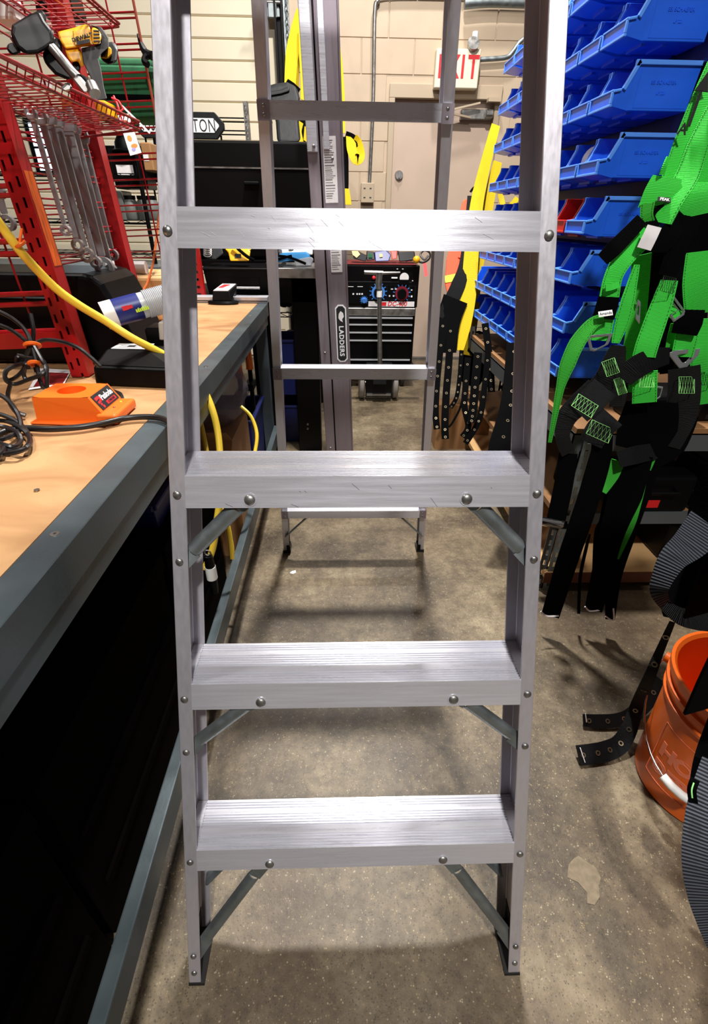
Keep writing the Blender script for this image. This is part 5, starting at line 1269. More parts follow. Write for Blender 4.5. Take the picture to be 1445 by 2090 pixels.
# ------------------------------------------------------------------ right: rack of blue bins
BW, BLN, BH = .1415, .228, .105
def bin_body():
    w, l, h, t = BW, BLN, BH, .0022
    mb = MB()
    # tapered tub: base narrower than rim; front lip low
    xb, yb = .052, .010
    A = [V((xb, yb, 0)), V((l - .008, yb, 0)), V((l - .008, w - yb, 0)), V((xb, w - yb, 0))]
    B = [V((.052, .006, h)), V((l, .006, h)), V((l, w - .006, h)), V((.052, w - .006, h))]
    # front portion: flares from the base to the lip
    l0 = [V((.0, .006, .0105)), V((.0, w - .006, .0105))]; l1 = [V((.0, .006, .042)), V((.0, w - .006, .042))]
    m0 = [V((.024, .006, .046)), V((.024, w - .006, .046))]
    vs = A + B + l0 + l1 + m0
    i = dict(a0=0, a1=1, a2=2, a3=3, b0=4, b1=5, b2=6, b3=7, f0=8, f1=9, g0=10, g1=11, m0=12, m1=13)
    fs = [(3, 2, 1, 0), (0, 1, 5, 4), (2, 3, 7, 6), (1, 2, 6, 5), (0, 3, 9, 8), (8, 9, 11, 10), (0, 4, 12, 10, 8), (3, 9, 11, 13, 7)]
    o = mb.add(vs, fs)
    # inner skin
    s = lambda p: V((p.x + (t if p.x < .1 else -t), p.y + (t if p.y < w / 2 else -t), p.z + (t if p.z < .02 else 0)))
    mb.add([s(p) for p in vs], [tuple(reversed(f)) for f in fs])
    # top edges between the skins
    n = len(vs)
    for a, b in ((10, 12), (12, 4), (4, 5), (5, 6), (6, 7), (7, 13), (13, 11), (11, 10)): mb.f.append((a, b, b + n, a + n))
    return mb
def bin_rim():
    w, l, h = BW, BLN, BH; mb = MB(); e = .0055; d = .0105
    path = [(.0, .042), (.022, .046), (.050, h), (l, h)]
    for y, sgn in ((0, 1), (w, -1)):
        y0, y1 = (y, y + sgn * .0075)
        for (x0, z0), (x1, z1) in zip(path[:-1], path[1:]):
            dn = .0 if x0 > .04 else .0
            off = V((0, 0, d)) if x0 > .04 else (V((.009, 0, .0055)) * -1 if x0 > .01 else V((0, 0, .006)))
            a, b = V((x0, y0, z0)), V((x1, y0, z1)); a2, b2 = V((x0, y1, z0)), V((x1, y1, z1))
            o2 = V((0, 0, -d)) if x0 > .04 else (V((.010, 0, -.005)) if x0 > .01 else V((0, 0, -.006)))
            P = [a + o2, b + o2, b2 + o2, a2 + o2, a, b, b2, a2]
            mb.hexa(P)
    for y0_ in (.0, w - .0075): mb.box(.044, y0_, h - d - .004, .056, y0_ + .0075, h)
    mb.box(l - .006, .0, h - d, l, w, h)
    # lip frame: bottom, top, ends
    mb.box(-.003, .002, .006, .004, w - .002, .0125); mb.box(-.003, .002, .038, .003, w - .002, .043)
    mb.box(-.003, .002, .0125, .003, .010, .038); mb.box(-.003, w - .010, .0125, .003, w - .002, .038)
    return mb
def bin_panel():
    w, l, h = BW, BLN, BH; mb = MB()
    for s in (0, 1):
        y = lambda z: (.0100 - .004 * z / h) - .0008
        f = (lambda yy: yy) if s == 0 else (lambda yy: w - yy)
        for (x0, z0, x1, z1) in ((.066, .006, .0672, .088), (.066, .006, l - .014, .0072)):
            q = [V((x0, f(y(z0)), z0)), V((x1, f(y(z0)), z0)), V((x1, f(y(z1)), z1)), V((x0, f(y(z1)), z1))]
            mb.add(q + [p + V((0, (.002 if s == 0 else -.002), 0)) for p in q], [(0, 1, 2, 3), (7, 6, 5, 4), (0, 4, 5, 1), (1, 5, 6, 2), (2, 6, 7, 3), (3, 7, 4, 0)])
    mb.box(.062, .03, -.006, .074, BW - .03, .0); mb.box(.12, .03, -.005, .13, BW - .03, .0)
    return mb
bodyme = bin_body().build('storage_bin', BLUE, bevel=.0012)
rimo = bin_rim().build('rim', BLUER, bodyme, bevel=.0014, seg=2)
pano = bin_panel().build('ribs', BLUE, bodyme)
ordn = ['first', 'second', 'third', 'fourth', 'fifth', 'sixth', 'seventh', 'eighth', 'ninth']
BX = .75
zrow = [1.763, 1.616, 1.472, 1.318, 1.168, 1.026, .880, .740]
ynear = [1.70, 1.700, 1.692, 1.684, 1.684, 1.70, 1.66, 1.64]
rows = ['top', 'second', 'third', 'fourth', 'fifth', 'sixth', 'seventh', 'bottom']
first = True
for r in range(8):
    for i in range(9):
        y = ynear[r] + .1475 * i
        if y > 2.86: continue
        if first: o = bodyme; first = False
        else:
            o = bodyme.copy(); COL.objects.link(o)
            for ch in (rimo, pano):
                c = ch.copy(); COL.objects.link(c); c.parent = o
        o.location = (BX, y, zrow[r])
        o['category'] = 'bin'; o['group'] = 'plastic bins on the right hand rack'
        o['label'] = 'blue open-front plastic bin, %s from the near end, %s row of the rack' % (ordn[i], rows[r])
        if r == 4 and i == 1:
            o['label'] = 'red open-front plastic bin among the blue ones, second in the fifth row'
            for q in [o] + list(o.children):
                q.data = q.data.copy(); q.data.materials[0] = REDB
        if i == 0:   # raised maker's lettering on the nearest side walls
            text('SSI SCHAEFER', .0115, (.135, .0072, .060), (1, 0, .0), (0, .04, 1), BLUE, o, 'raised_lettering', .0009, .0)
            text('LF 221', .0095, (.135, .0082, .038), (1, 0, 0), (0, .04, 1), BLUE, o, 'raised_lettering', .0009, .0)
tp = thing('tape_roll', 'white tape roll standing in the second bin of the fourth row', 'tape', (BX + .095, 1.684 + .1475 + .07, 1.318 + .052))
MB().lathe([(.022, -.02), (.05, -.02), (.05, .02), (.022, .02)], n=26, M=Matrix.Rotation(PI / 2, 3, 'X'), closed=True).build('roll', WHITE, tp, smooth=True)
MB().lathe([(.020, -.019), (.022, -.019), (.022, .019), (.020, .019)], n=26, M=Matrix.Rotation(PI / 2, 3, 'X'), closed=True).build('core', CARD, tp, smooth=True)
for j, (r, i, m) in enumerate(((4, 7, WHITE), (2, 7, WHITE), (2, 6, WHITE), (4, 5, STEEL))):
    y = ynear[r] + .1475 * i
    t = thing('small_packet', 'small pale packet in the %s bin of the %s row' % (ordn[i], rows[r]), 'packet', (BX + .06, y + .07, zrow[r] + .005))
    MB().hexa([V((-.02, -.04, 0)), V((.06, -.04, 0)), V((.06, .04, 0)), V((-.02, .04, 0)), V((-.015, -.03, .04)), V((.05, -.035, .055)), V((.05, .03, .06)), V((-.015, .035, .045))]).build('packet', m, t, bevel=.004)
    MB().box(.0, -.02, .05, .03, .02, .061).build('label', INK, t)
# louvred back panel and frame
pn = thing('bin_rack', 'dark steel rack with slotted posts and tan shelf boards carrying the blue bins', 'rack', (BX + BLN, 1.6, 0))
MB().box(.012, .02, .62, .018, 1.32, 1.92).build('back_panel', BLUED, pn)
for r in range(8):
    MB().prism([(.012, zrow[r] + .085), (.012, zrow[r] + .115), (.004, zrow[r] + .112), (-.004, zrow[r] + .10), (.004, zrow[r] + .098)], lambda a, b: V((a, .02, b)), lambda a, b: V((a, 1.32, b))).build('louvre', BLUED, pn)
def slotted(x, y, z0, z1, m=GALV, w_=.032):
    k = MB(); k.box(x - w_ / 2, y, z0, x - .005, y + .003, z1); k.box(x + .005, y, z0, x + w_ / 2, y + .003, z1); z = z0
    while z < z1: k.box(x - .005, y, z, x + .005, y + .003, min(z1, z + .022)); z += .045
    k.box(x + w_ / 2 - .003, y, z0, x + w_ / 2, y + .03, z1)
    return k
f0 = at(1112, 1205, z=0)
for (x, y, z1) in ((f0.x + .006 - pn.location.x, f0.y - 1.6, .62), (.02, 1.30, 1.95)):
    slotted(x, y, 0, z1).build('post', GALV if y < 0 else BLACKM, pn)
slotted(.03, .0, .5, 1.95).build('post', BLACKM, pn)
# shelf frame under the bins
lf = bpy.data.objects.new('shelf', None); COL.objects.link(lf); lf.parent = pn; lf.location = V((.74, 1.40, 0)) - V(pn.location)
GREYB = mat('grey_beam', (84, 88, 90), .45, .2)
MB().box(0, 0, .575, .004, 1.45, .635).build('beam', GREYB, lf)
MB().box(0, 0, .631, .85, 1.45, .635).build('deck_edge', GREYB, lf)
MB().box(.006, .0, .636, .85, 1.45, .652).build('board', mat('brown_board', (140, 100, 62), .65, noise=.1, nscale=10), lf)
MB().box(.0, .0, .575, .85, .004, .635).build('beam', GREYB, lf)
MB().box(0, 1.446, .575, .85, 1.45, .635).build('beam', GREYB, lf)
slotted(.01, 1.40, 0, .70).build('post', GREYB, lf); slotted(.82, 0.01, 0, .70).build('post', GREYB, lf); slotted(.02, .0, 0, .575).build('post', GREYB, lf)
MB().box(.02, .02, .315, .85, 1.40, .335).build('board', bpy.data.materials['brown_board'], lf)
MB().box(.02, .005, .29, .85, .02, .335).build('beam', GREYB, lf)
MB().box(.02, -.02, .07, .85, 1.40, .092).build('board', TAN, lf)
MB().box(.02, -.024, .045, .85, -.02, .092).build('beam', mat('brown_edge', (96, 48, 26), .6), lf)
# things stored on those shelves
random.seed(21)
for i, (x, y, z, w_, d_, h_, m, lab) in enumerate(((1.04, 1.50, .652, .10, .08, .07, BLACKP, 'black tool case on the upper board behind the harness'), (1.22, 1.52, .652, .06, .06, .05, BLACKM, 'small black box at the right on the upper board'), (1.10, 1.50, .335, .12, .09, .10, BLACKP, 'black power tool case on the middle board'), (1.32, 1.50, .335, .08, .08, .13, BLACKM, 'black tool bag at the right on the middle board'), (.90, 1.60, .335, .06, .07, .09, BLACKP, 'black drill case on the middle board near the slotted post'), (1.35, 1.55, .092, .12, .1, .12, BLACKM, 'black crate at the right on the lowest board'))):
    t = thing('tool_case', lab, 'case', (x, y, z))
    MB().box(-w_, -d_, 0, w_, d_, h_ * 1.4).build('shell', m, t, bevel=.012, seg=2)
    MB().tube([V((-w_ * .4, -d_ - .002, h_ * .9)), V((-w_ * .4, -d_ - .025, h_ * .9)), V((w_ * .4, -d_ - .025, h_ * .9)), V((w_ * .4, -d_ - .002, h_ * .9))], .006, 7).build('handle', m, t, smooth=True)
    MB().box(-w_ * .5, -d_ - .001, h_ * .2, w_ * .1, -d_ + .002, h_ * .5).build('label', REDB if i in (2, 4) else JACKET, t)
fl_ = thing('flashlight', 'chrome and black flashlight sticking out past the right ladder rail', 'flashlight', at(1128, 1066, y=f0.y + .01))
a = at(1098, 1062, y=f0.y + .01) - V(fl_.location); b = at(1146, 1070, y=f0.y + .01) - V(fl_.location)
MB().cyl(a, b, .0165, .0165, 16).build('barrel', CHROME, fl_, smooth=True)
MB().cyl(b, b + (b - a).normalized() * .035, .017, .013, 16).build('tail', BLACKP, fl_, smooth=True)

# ------------------------------------------------------------------ orange vest, yellow lanyard and tool belts near the far end of the bins
F = Face(930, 560, y=3.02); vs_ = thing('safety_vest', 'orange safety vest with a lime stripe hanging at the far end of the bins', 'vest', F.o)
F.slab(Rel(), [(951, 405), (964, 420), (966, 470), (948, 520), (940, 545), (922, 590), (916, 612), (908, 580), (911, 530), (918, 505), (930, 470), (944, 410)], -.01, .03).build('cloth', HIVIS, vs_, bevel=.008, seg=2)
F.slab(Rel(), [(908, 563), (934, 558), (928, 574), (909, 577)], -.014, -.008).build('stripe', LIME, vs_)
F.slab(Rel(), [(938, 512), (950, 512), (944, 530), (934, 526)], -.018, -.006).build('pocket', HIVIS, vs_, bevel=.004)
lf2 = [(nm, pts, wd, mm, tl) for nm, pts, wd, mm, tl in (
    ('strap', [(1012, 255, 2.75), (992, 330, 2.72), (978, 390, 2.70), (970, 440, 2.68), (962, 520, 2.66), (956, 600, 2.64), (946, 660, 2.62), (934, 715, 2.60)], [.05, .06, .07, .075, .08, .085, .085, .06], YEL, .15),
    ('strap', [(1016, 330, 2.75), (1000, 400, 2.75), (975, 560, 2.75), (968, 640, 2.75), (955, 725, 2.74)], [.05, .06, .05, .05, .055], YEL, .2),
    ('loop', [(1012, 340, 2.8), (1022, 400, 2.8), (1030, 424, 2.79), (1044, 418, 2.78), (1056, 404, 2.78)], .03, YEL, .2),
    )]
ribbon_thing('fall_lanyard', 'long yellow webbing lanyard hanging at the far end of the bins', 'lanyard', 962, 520, 2.66, lf2)
ribbon_thing('fall_harness', 'black harness webbing hanging in front of the orange vest', 'harness', 935, 600, 2.62, [
    ('strap', [(965, 400, 2.7), (958, 470, 2.7), (948, 540, 2.66), (936, 580, 2.64), (920, 615, 2.62), (902, 650, 2.60)], [.06, .06, .06, .08, .08, .05], BLKW, .1),
    ('back_pad', [(930, 610, 2.62), (914, 660, 2.6), (912, 720, 2.58)], [.14, .13, .10], BLKF, .1), ('cord', [(960, 392, 2.72), (966, 384, 2.72), (974, 380, 2.72), (980, 388, 2.72)], .012, BLKF, .1)])
def belt(label, paths, d0, grp='belts with brass grommets below the lanyard'):
    t = thing('tool_belt', label, 'belt', at(*paths[0][0][0][:2], d=paths[0][0][0][2])); o = V(t.location)
    for pts, wd, nh, mm in paths:
        L, R = strap_pts(pts, wd, .15, 6); MB().sheet([p - o for p in L], [p - o for p in R], .004).build('strap', mm, t, smooth=True)
        N = len(L)
        for i in range(nh):
            f = (i + .6) / nh * (N - 1); k = int(f); g_ = f - k
            if k >= N - 1: break
            c = (L[k] + R[k]) / 2 * (1 - g_) + (L[k + 1] + R[k + 1]) / 2 * g_ - o; sd = (R[k] - L[k]).normalized(); tt_ = (L[k + 1] - L[k]).normalized(); nn = sd.cross(tt_)
            if nn.dot(CAM - (c + o)) < 0: nn = -nn
            rr = min(.0065, wd * .2 if not isinstance(wd, (list, tuple)) else .0075)
            q = Matrix((sd, nn.cross(sd), nn)).transposed()
            MB().lathe([(rr * .55, .001), (rr, .001), (rr, .0036), (rr * .55, .0036)], c, 12, q, closed=True).build('grommet', BRASS, t, smooth=True)
    return t
belt('black belt with brass grommets, leftmost of the hanging belts', [([(905, 650, 2.45), (898, 720, 2.42), (892, 780, 2.40), (889, 840, 2.38), (892, 876, 2.38)], .032, 8, BLKF), ([(920, 660, 2.42), (916, 740, 2.40), (911, 800, 2.38), (908, 860, 2.36), (909, 896, 2.36)], .036, 9, BLKF), ([(942, 715, 2.45), (938, 770, 2.44), (932, 810, 2.44), (920, 832, 2.44)], .022, 8, BLKF)], 2.4)
belt('black belt with brass grommets, second bundle from the left below the bins', [([(955, 730, 2.35), (950, 790, 2.33), (948, 830, 2.32), (956, 870, 2.32), (944, 892, 2.32)], .030, 8, BLKF), ([(976, 720, 2.32), (970, 780, 2.30), (966, 830, 2.29), (962, 862, 2.28)], .040, 9, BLKF), ([(996, 720, 2.33), (990, 780, 2.32), (982, 840, 2.30), (972, 870, 2.30), (950, 905, 2.30)], .028, 7, BLKF), ([(990, 660, 2.38), (1000, 740, 2.36), (1003, 800, 2.35)], .034, 6, BLKF), ([(948, 790, 2.36), (940, 830, 2.36), (925, 860, 2.36), (916, 872, 2.36)], .010, 0, BLKF)], 2.3)
belt('wide black belt with dark grommets hanging beside the right ladder rail', [([(1050, 700, 1.95), (1046, 780, 1.90), (1040, 840, 1.85), (1024, 905, 1.80), (1014, 960, 1.78)], [.06, .07, .08, .09, .09], 8, BLKF)], 1.9)
tag(MB().box(-.22, -.02, 0, .10, .1, .28).build('carton', CARD, loc=(.80, 2.72, 0)), 'brown carton on the floor behind the hanging belts', 'box')
bgk = MB(); bgk.ball((0, 0, .0), .10, .09, .16, 16); bgk.v = [tuple(V(q) * random.uniform(.9, 1.08)) for q in bgk.v]
tag(bgk.build('black_bag', BLKF, smooth=True, loc=(.80, 2.86, .50)), 'black cloth pouch hanging behind the yellow lanyard', 'pouch')

# ------------------------------------------------------------------ green harness
YH = 1.20
def HD(u, v, d):
    """depth of the upright plane the harness hangs in; d - 1.1 is how far a strap lies behind or before that plane"""
    return (at(u, v, y=YH + (d - 1.10) * .7) - CAM).dot(FW)
def hat(u, v, d): return at(u, v, d=HD(u, v, d))
H0 = hat(1320, 600, 1.12)
def hmap(pts, wd):
    P = [(u, v, HD(u, v, d)) for u, v, d in pts]
    if not isinstance(wd, (list, tuple)): wd = [wd] * max(2, len(pts))
    n = len(wd); W_ = []
    for k in range(n):
        x = k / (n - 1) * (len(pts) - 1); a = min(int(x), len(pts) - 2); f = x - a
        r = (P[a][2] / pts[a][2]) * (1 - f) + (P[a + 1][2] / pts[a + 1][2]) * f
        W_.append(wd[k] * r)
    return P, W_
gh = thing('green_harness', 'bright green and black fall harness hanging in front of the bins', 'harness', H0)
def gs(name, pts, wd, mm, tl=0., th=.0028, n=6):
    pts, wd = hmap(pts, wd); L, R = strap_pts(pts, wd, tl, n); return MB().sheet([p - H0 for p in L], [p - H0 for p in R], th).build(name, mm, gh, smooth=True)
def xbox(u, v, d, ang, w_, h_, mm=GSTITCH, nz=3, push=.016):
    """box stitching with zigzag: threads lying on the strap"""
    q_ = HD(u, v, d) / d; w_ *= q_; h_ *= q_; c = hat(u, v, d) - FW * push * .6 - H0; e1 = RT * math.cos(ang) - UP * math.sin(ang); e2 = RT * math.sin(ang) + UP * math.cos(ang); k = MB(); r = .0007
    P = lambda a, b: c + e1 * a * w_ / 2 + e2 * b * h_ / 2
    k.tube([P(-1, -1), P(1, -1), P(1, 1), P(-1, 1)], r, 5, closed=True)
    for s in (1, -1):
        z = [P(-1 + 2 * i / (2 * nz), s * (1 if i % 2 else -1)) for i in range(2 * nz + 1)]
        k.tube(z, r, 5)
    tag(k.build('stitching', mm, gh), kind='stuff')
def edge_stitch(pts, wd, mm=BSTITCH, tl=0., off=.0035):
    pts, wd = hmap(pts, wd); L, R = strap_pts(pts, wd, tl, 6)
    k = MB()
    for A_, B_ in ((L, R), (R, L)):
        for i in range(len(A_) - 1):
            a = A_[i].lerp(B_[i], off / max(.01, (A_[i] - B_[i]).length)); b = A_[i + 1].lerp(B_[i + 1], off / max(.01, (A_[i] - B_[i]).length))
            sd = (R[i] - L[i]); nn = sd.cross(L[i + 1] - L[i]).normalized()
            if nn.dot(CAM - a) < 0: nn = -nn
            n_ = max(1, int((b - a).length / .0045))
            for j in range(n_):
                k.bar(a.lerp(b, (j + .15) / n_) + nn * .0017 - H0, a.lerp(b, (j + .7) / n_) + nn * .0017 - H0, .0009, .0007)
    tag(k.build('edge_stitching', mm, gh), kind='stuff')
def gs2(name, pts, wd, mm=GREEN, tl=0.):
    o = gs(name, pts, wd, mm, tl); edge_stitch(pts, wd, BSTITCH, tl); return o
# hidden back layers first
gs('back_strap', [(1440, 430, 1.22), (1400, 520, 1.22), (1370, 620, 1.20), (1340, 760, 1.20)], .10, BLKF)
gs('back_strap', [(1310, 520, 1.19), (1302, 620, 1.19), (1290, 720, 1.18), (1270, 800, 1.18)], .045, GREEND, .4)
gs('back_strap', [(1330, 500, 1.20), (1335, 600, 1.19), (1330, 690, 1.18)], .05, BLKF)
gs('back_strap', [(1400, 600, 1.18), (1396, 680, 1.18), (1390, 760, 1.18)], .09, BLKF)
# shoulders
gs2('shoulder_strap', [(1475, 130, 1.17), (1440, 205, 1.16), (1405, 290, 1.15), (1368, 380, 1.14)], [.070, .066, .064, .05])
gs2('shoulder_strap', [(1460, 215, 1.13), (1428, 290, 1.12), (1402, 360, 1.11), (1372, 410, 1.10), (1350, 455, 1.10)], [.035, .05, .055, .05, .045], GREEN, -.35)
gs2('shoulder_strap', [(1450, 270, 1.15), (1440, 340, 1.14), (1425, 420, 1.13)], .075)
gs('shoulder_flap', [(1362, 362, 1.125), (1350, 392, 1.12), (1340, 424, 1.12)], [.064, .074, .078], GREEN, .1)
gs('shoulder_flap', [(1432, 372, 1.11), (1424, 405, 1.10), (1420, 440, 1.10)], [.06, .065, .065], GREEN, .1)
c = hat(1356, 408, 1.105) - H0; q_ = HD(1356, 408, 1.105) / 1.105
bx = MB(); e1 = (RT - UP * .12).normalized(); e2 = UP
P = lambda a, b, t: c + e1 * a * q_ + e2 * b * q_ - FW * t
bx.hexa([P(-.017, -.0055, 0), P(.017, -.0055, 0), P(.019, .0055, 0), P(-.015, .0055, 0), P(-.017, -.0055, .001), P(.017, -.0055, .001), P(.019, .0055, .001), P(-.015, .0055, .001)]); bx.build('name_patch', INK, gh)
text('PEAK', .0095 * q_, c - FW * .0013, e1, e2, WINK, gh, bold=.02, shear=.2)
# arrow printed on the strap
c = hat(1424, 205, 1.150) - H0; q_ = HD(1424, 205, 1.15) / 1.15; e2 = (hat(1440, 165, 1.15) - hat(1410, 250, 1.15)).normalized(); e1 = e2.cross(-FW).normalized(); e1 = FW.cross(e2) * -1
if e1.dot(RT) < 0: e1 = -e1
P = lambda a, b, t: c + e1 * a * q_ + e2 * b * q_ - FW * t
k = MB()
for ol in ([(-.004, -.05), (.004, -.05), (.004, .018), (-.004, .018)], [(-.019, .016), (.019, .016), (.0, .052)]):
    k.prism(ol, lambda a, b: P(a, b, .0), lambda a, b: P(a, b, .0012))
k.build('printed_arrow', INK, gh)
text('A', .032 * q_, hat(1392, 266, 1.135) - H0 - FW * .002, e1, e2, INK, gh, bold=.02)
gs('keeper_loop', [(1364, 322, 1.12), (1357, 338, 1.115), (1350, 356, 1.12)], .012, GREEN, .8)
# left arm of the harness
gs2('chest_strap', [(1345, 458, 1.13), (1310, 488, 1.12), (1275, 525, 1.10), (1252, 565, 1.09), (1242, 615, 1.09), (1236, 650, 1.09)], [.045, .05, .045, .04, .042, .044], GREEN, .25)
gs2('chest_strap', [(1236, 640, 1.085), (1229, 672, 1.085), (1224, 695, 1.085)], [.040, .042, .042])
gs2('side_strap', [(1300, 540, 1.09), (1282, 610, 1.08), (1270, 655, 1.08), (1256, 700, 1.08)], [.012, .03, .032, .018], GREEN, .5)
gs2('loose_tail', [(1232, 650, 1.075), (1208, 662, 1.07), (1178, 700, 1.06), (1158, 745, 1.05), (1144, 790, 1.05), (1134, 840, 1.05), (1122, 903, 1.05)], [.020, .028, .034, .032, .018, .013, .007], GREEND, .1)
gs('keeper', [(1263, 580, 1.075), (1250, 585, 1.075), (1236, 588, 1.075)], .014, GREEN)
gs('black_sleeve', [(1243, 606, 1.078), (1238, 626, 1.078), (1231, 650, 1.078)], [.044, .046, .046], BLKF)
c = hat(1235.5, 640, 1.045) - H0; q_ = HD(1235, 640, 1.07) / 1.07; e1 = (RT + UP * .15).normalized(); e2 = (UP - RT * .15).normalized()
P = lambda a, b, t: c + e1 * a * q_ + e2 * b * q_ - FW * t
MB().hexa([P(-.0155, -.006, 0), P(.0155, -.006, 0), P(.0155, .006, 0), P(-.0155, .006, 0), P(-.0155, -.006, .001), P(.0155, -.006, .001), P(.0155, .006, .001), P(-.0155, .006, .001)]).build('name_tag', WHITE, gh)
text('Amanda', .0088 * q_, c - FW * .0013, e1, e2, INK, gh, wscale=.95)
def buckle(pts, d, t=.004, m=BUCK, inner=.62):
    P_ = [hat(u, v, d) - H0 for u, v in pts]; c = sum(P_, V()) / len(P_); n = len(P_)
    Q = [c + (p - c) * inner for p in P_]; k = MB()
    vs = P_ + Q + [p - FW * t for p in P_] + [q - FW * t for q in Q]; fs = []
    for i in range(n):
        j = (i + 1) % n
        fs += [(i, j, n + j, n + i), (2 * n + j, 2 * n + i, 3 * n + i, 3 * n + j), (j, i, 2 * n + i, 2 * n + j), (n + i, n + j, 3 * n + j, 3 * n + i)]
    k.add(vs, fs).build('buckle', m, gh, bevel=.001)
buckle([(1196, 686), (1250, 681), (1240, 704), (1212, 718), (1204, 716)], 1.07, inner=.72)
buckle([(1300, 612), (1306, 618), (1304, 662), (1296, 650), (1298, 625)], 1.07, inner=.5)
gs('side_tab', [(1272, 632, 1.09), (1290, 626, 1.085), (1300, 622, 1.08)], .022, GREEND)
buckle([(1362, 602), (1374, 606), (1396, 636), (1394, 644), (1374, 658), (1366, 644), (1384, 634), (1370, 616)], 1.08, inner=.8)
gs('side_tab', [(1366, 628, 1.10), (1376, 640, 1.09), (1388, 646, 1.09)], .022, GREEN)
buckle([(1362, 722), (1376, 716), (1428, 712), (1424, 726), (1398, 752), (1386, 754)], 1.08, inner=.45)
buckle([(1338, 788), (1352, 790), (1346, 812), (1334, 820)], 1.06, inner=.7); buckle([(1270, 786), (1282, 783), (1276, 800), (1266, 812)], 1.08, inner=.6)
# centre strap
cs = [(1366, 572, 1.07), (1352, 615, 1.065), (1336, 660, 1.06), (1322, 700, 1.055), (1314, 728, 1.055)]
gs2('centre_strap', cs, [.034, .042, .045, .046, .045])
gs2('centre_loop', [(1318, 758, 1.06), (1316, 790, 1.055), (1315, 822, 1.055)], [.045, .047, .047])
xbox(1315, 780, 1.05, 0, .032, .026); xbox(1358, 585, 1.062, .25, .028, .034, BSTITCH, 3)
gs2('right_strap', [(1438, 512, 1.11), (1428, 575, 1.10), (1426, 640, 1.10)], [.072, .066, .052])
gs2('right_strap', [(1406, 668, 1.09), (1400, 695, 1.085), (1392, 728, 1.085)], [.046, .045, .042])
gs2('right_strap', [(1452, 650, 1.09), (1436, 720, 1.08), (1432, 780, 1.08), (1434, 825, 1.08)], [.05, .045, .045, .05])
gs('right_strap', [(1384, 660, 1.12), (1376, 690, 1.12), (1372, 712, 1.12)], .03, GREEND, .3)
gs('black_sleeve', [(1412, 632, 1.075), (1404, 660, 1.07), (1396, 682, 1.075)], [.05, .055, .05], BLKF)
xbox(1432, 775, 1.073, 0, .034, .028, BSTITCH)
# velcro straps and white tag
gs('black_strap', [(1310, 448, 1.10), (1280, 480, 1.09), (1252, 508, 1.08), (1230, 530, 1.08)], [.03, .034, .036, .03], BLKF, .1)
gs('black_strap', [(1398, 442, 1.09), (1372, 470, 1.08), (1352, 498, 1.08), (1346, 515, 1.08)], [.04, .045, .045, .03], BLKF, .1)
gs('black_strap', [(1412, 442, 1.075), (1394, 480, 1.07), (1378, 520, 1.065), (1362, 562, 1.065)], [.045, .042, .04, .034], BLKF, .05)
gs('black_strap', [(1340, 420, 1.12), (1338, 440, 1.12), (1330, 460, 1.11)], .03, BLKF)
gs('white_tag', [(1336, 462, 1.075), (1326, 484, 1.07), (1314, 508, 1.07)], .030, PAPER, .15)
gs2('chest_strap', [(1322, 415, 1.125), (1320, 440, 1.12), (1328, 458, 1.12)], [.03, .026, .02], GREEND)
# black webbing below
gs('leg_strap', [(1366, 726, 1.05), (1330, 734, 1.045), (1296, 752, 1.05), (1272, 775, 1.06)], [.034, .048, .05, .04], BLKW, .15)
gs('leg_strap', [(1262, 705, 1.085), (1252, 740, 1.08), (1240, 770, 1.08), (1222, 792, 1.085)], [.03, .05, .052, .05], BLKW, .2)
xbox(1242, 752, 1.068, -.35, .030, .034)
gs('leg_strap', [(1270, 770, 1.08), (1264, 800, 1.07), (1258, 830, 1.075)], [.03, .032, .03], BLKW, .2); xbox(1262, 790, 1.06, -.3, .020, .036)
gs('leg_strap', [(1218, 790, 1.09), (1186, 822, 1.08), (1158, 850, 1.07), (1148, 890, 1.07), (1160, 925, 1.08)], [.05, .052, .045, .03, .03], BLKW, .2)
gs('leg_strap', [(1235, 790, 1.06), (1205, 820, 1.05), (1180, 842, 1.05)], [.06, .058, .055], BLKW); xbox(1190, 830, 1.042, .55, .050, .030)
gs('leg_strap', [(1250, 850, 1.05), (1224, 875, 1.045), (1205, 905, 1.045)], [.055, .055, .05], BLKW); xbox(1221, 882, 1.037, .42, .052, .032)
gs('leg_strap', [(1396, 750, 1.07), (1396, 800, 1.06), (1388, 850, 1.06), (1360, 910, 1.07)], [.06, .062, .062, .055], BLKW, .1); xbox(1396, 788, 1.052, 0, .034, .036)
gs('leg_pad', [(1330, 820, 1.08), (1320, 870, 1.08), (1300, 920, 1.08)], [.10, .12, .09], BLKF); gs('leg_pad', [(1380, 840, 1.09), (1350, 900, 1.09), (1310, 940, 1.09)], [.09, .10, .06], BLKF)
gs('leg_band', [(1340, 920, 1.05), (1300, 928, 1.045), (1262, 938, 1.05)], [.034, .040, .036], BLKW, .1)
gs('hanging_strap', [(1230, 890, 1.04), (1222, 950, 1.04), (1190, 1050, 1.04), (1156, 1150, 1.04), (1123, 1257, 1.04)], [.040, .042, .044, .042, .036], BLKF, .1)
gs('hanging_strap', [(1160, 925, 1.10), (1150, 990, 1.09), (1135, 1060, 1.08)], .04, BLKF)
gs('hanging_strap', [(1296, 930, 1.06), (1276, 1010, 1.05), (1246, 1100, 1.04), (1211, 1246, 1.03)], [.070, .066, .046, .034], BLKF, .1)
gs('hanging_strap', [(1262, 960, 1.09), (1244, 1060, 1.08), (1230, 1090, 1.08), (1224, 1160, 1.08)], [.045, .04, .035, .03], BLKF)
gs('hanging_strap', [(1330, 925, 1.07), (1300, 1010, 1.06), (1272, 1100, 1.05), (1252, 1180, 1.04), (1245, 1264, 1.03)], [.05, .05, .042, .030, .018], BLKF, .1)
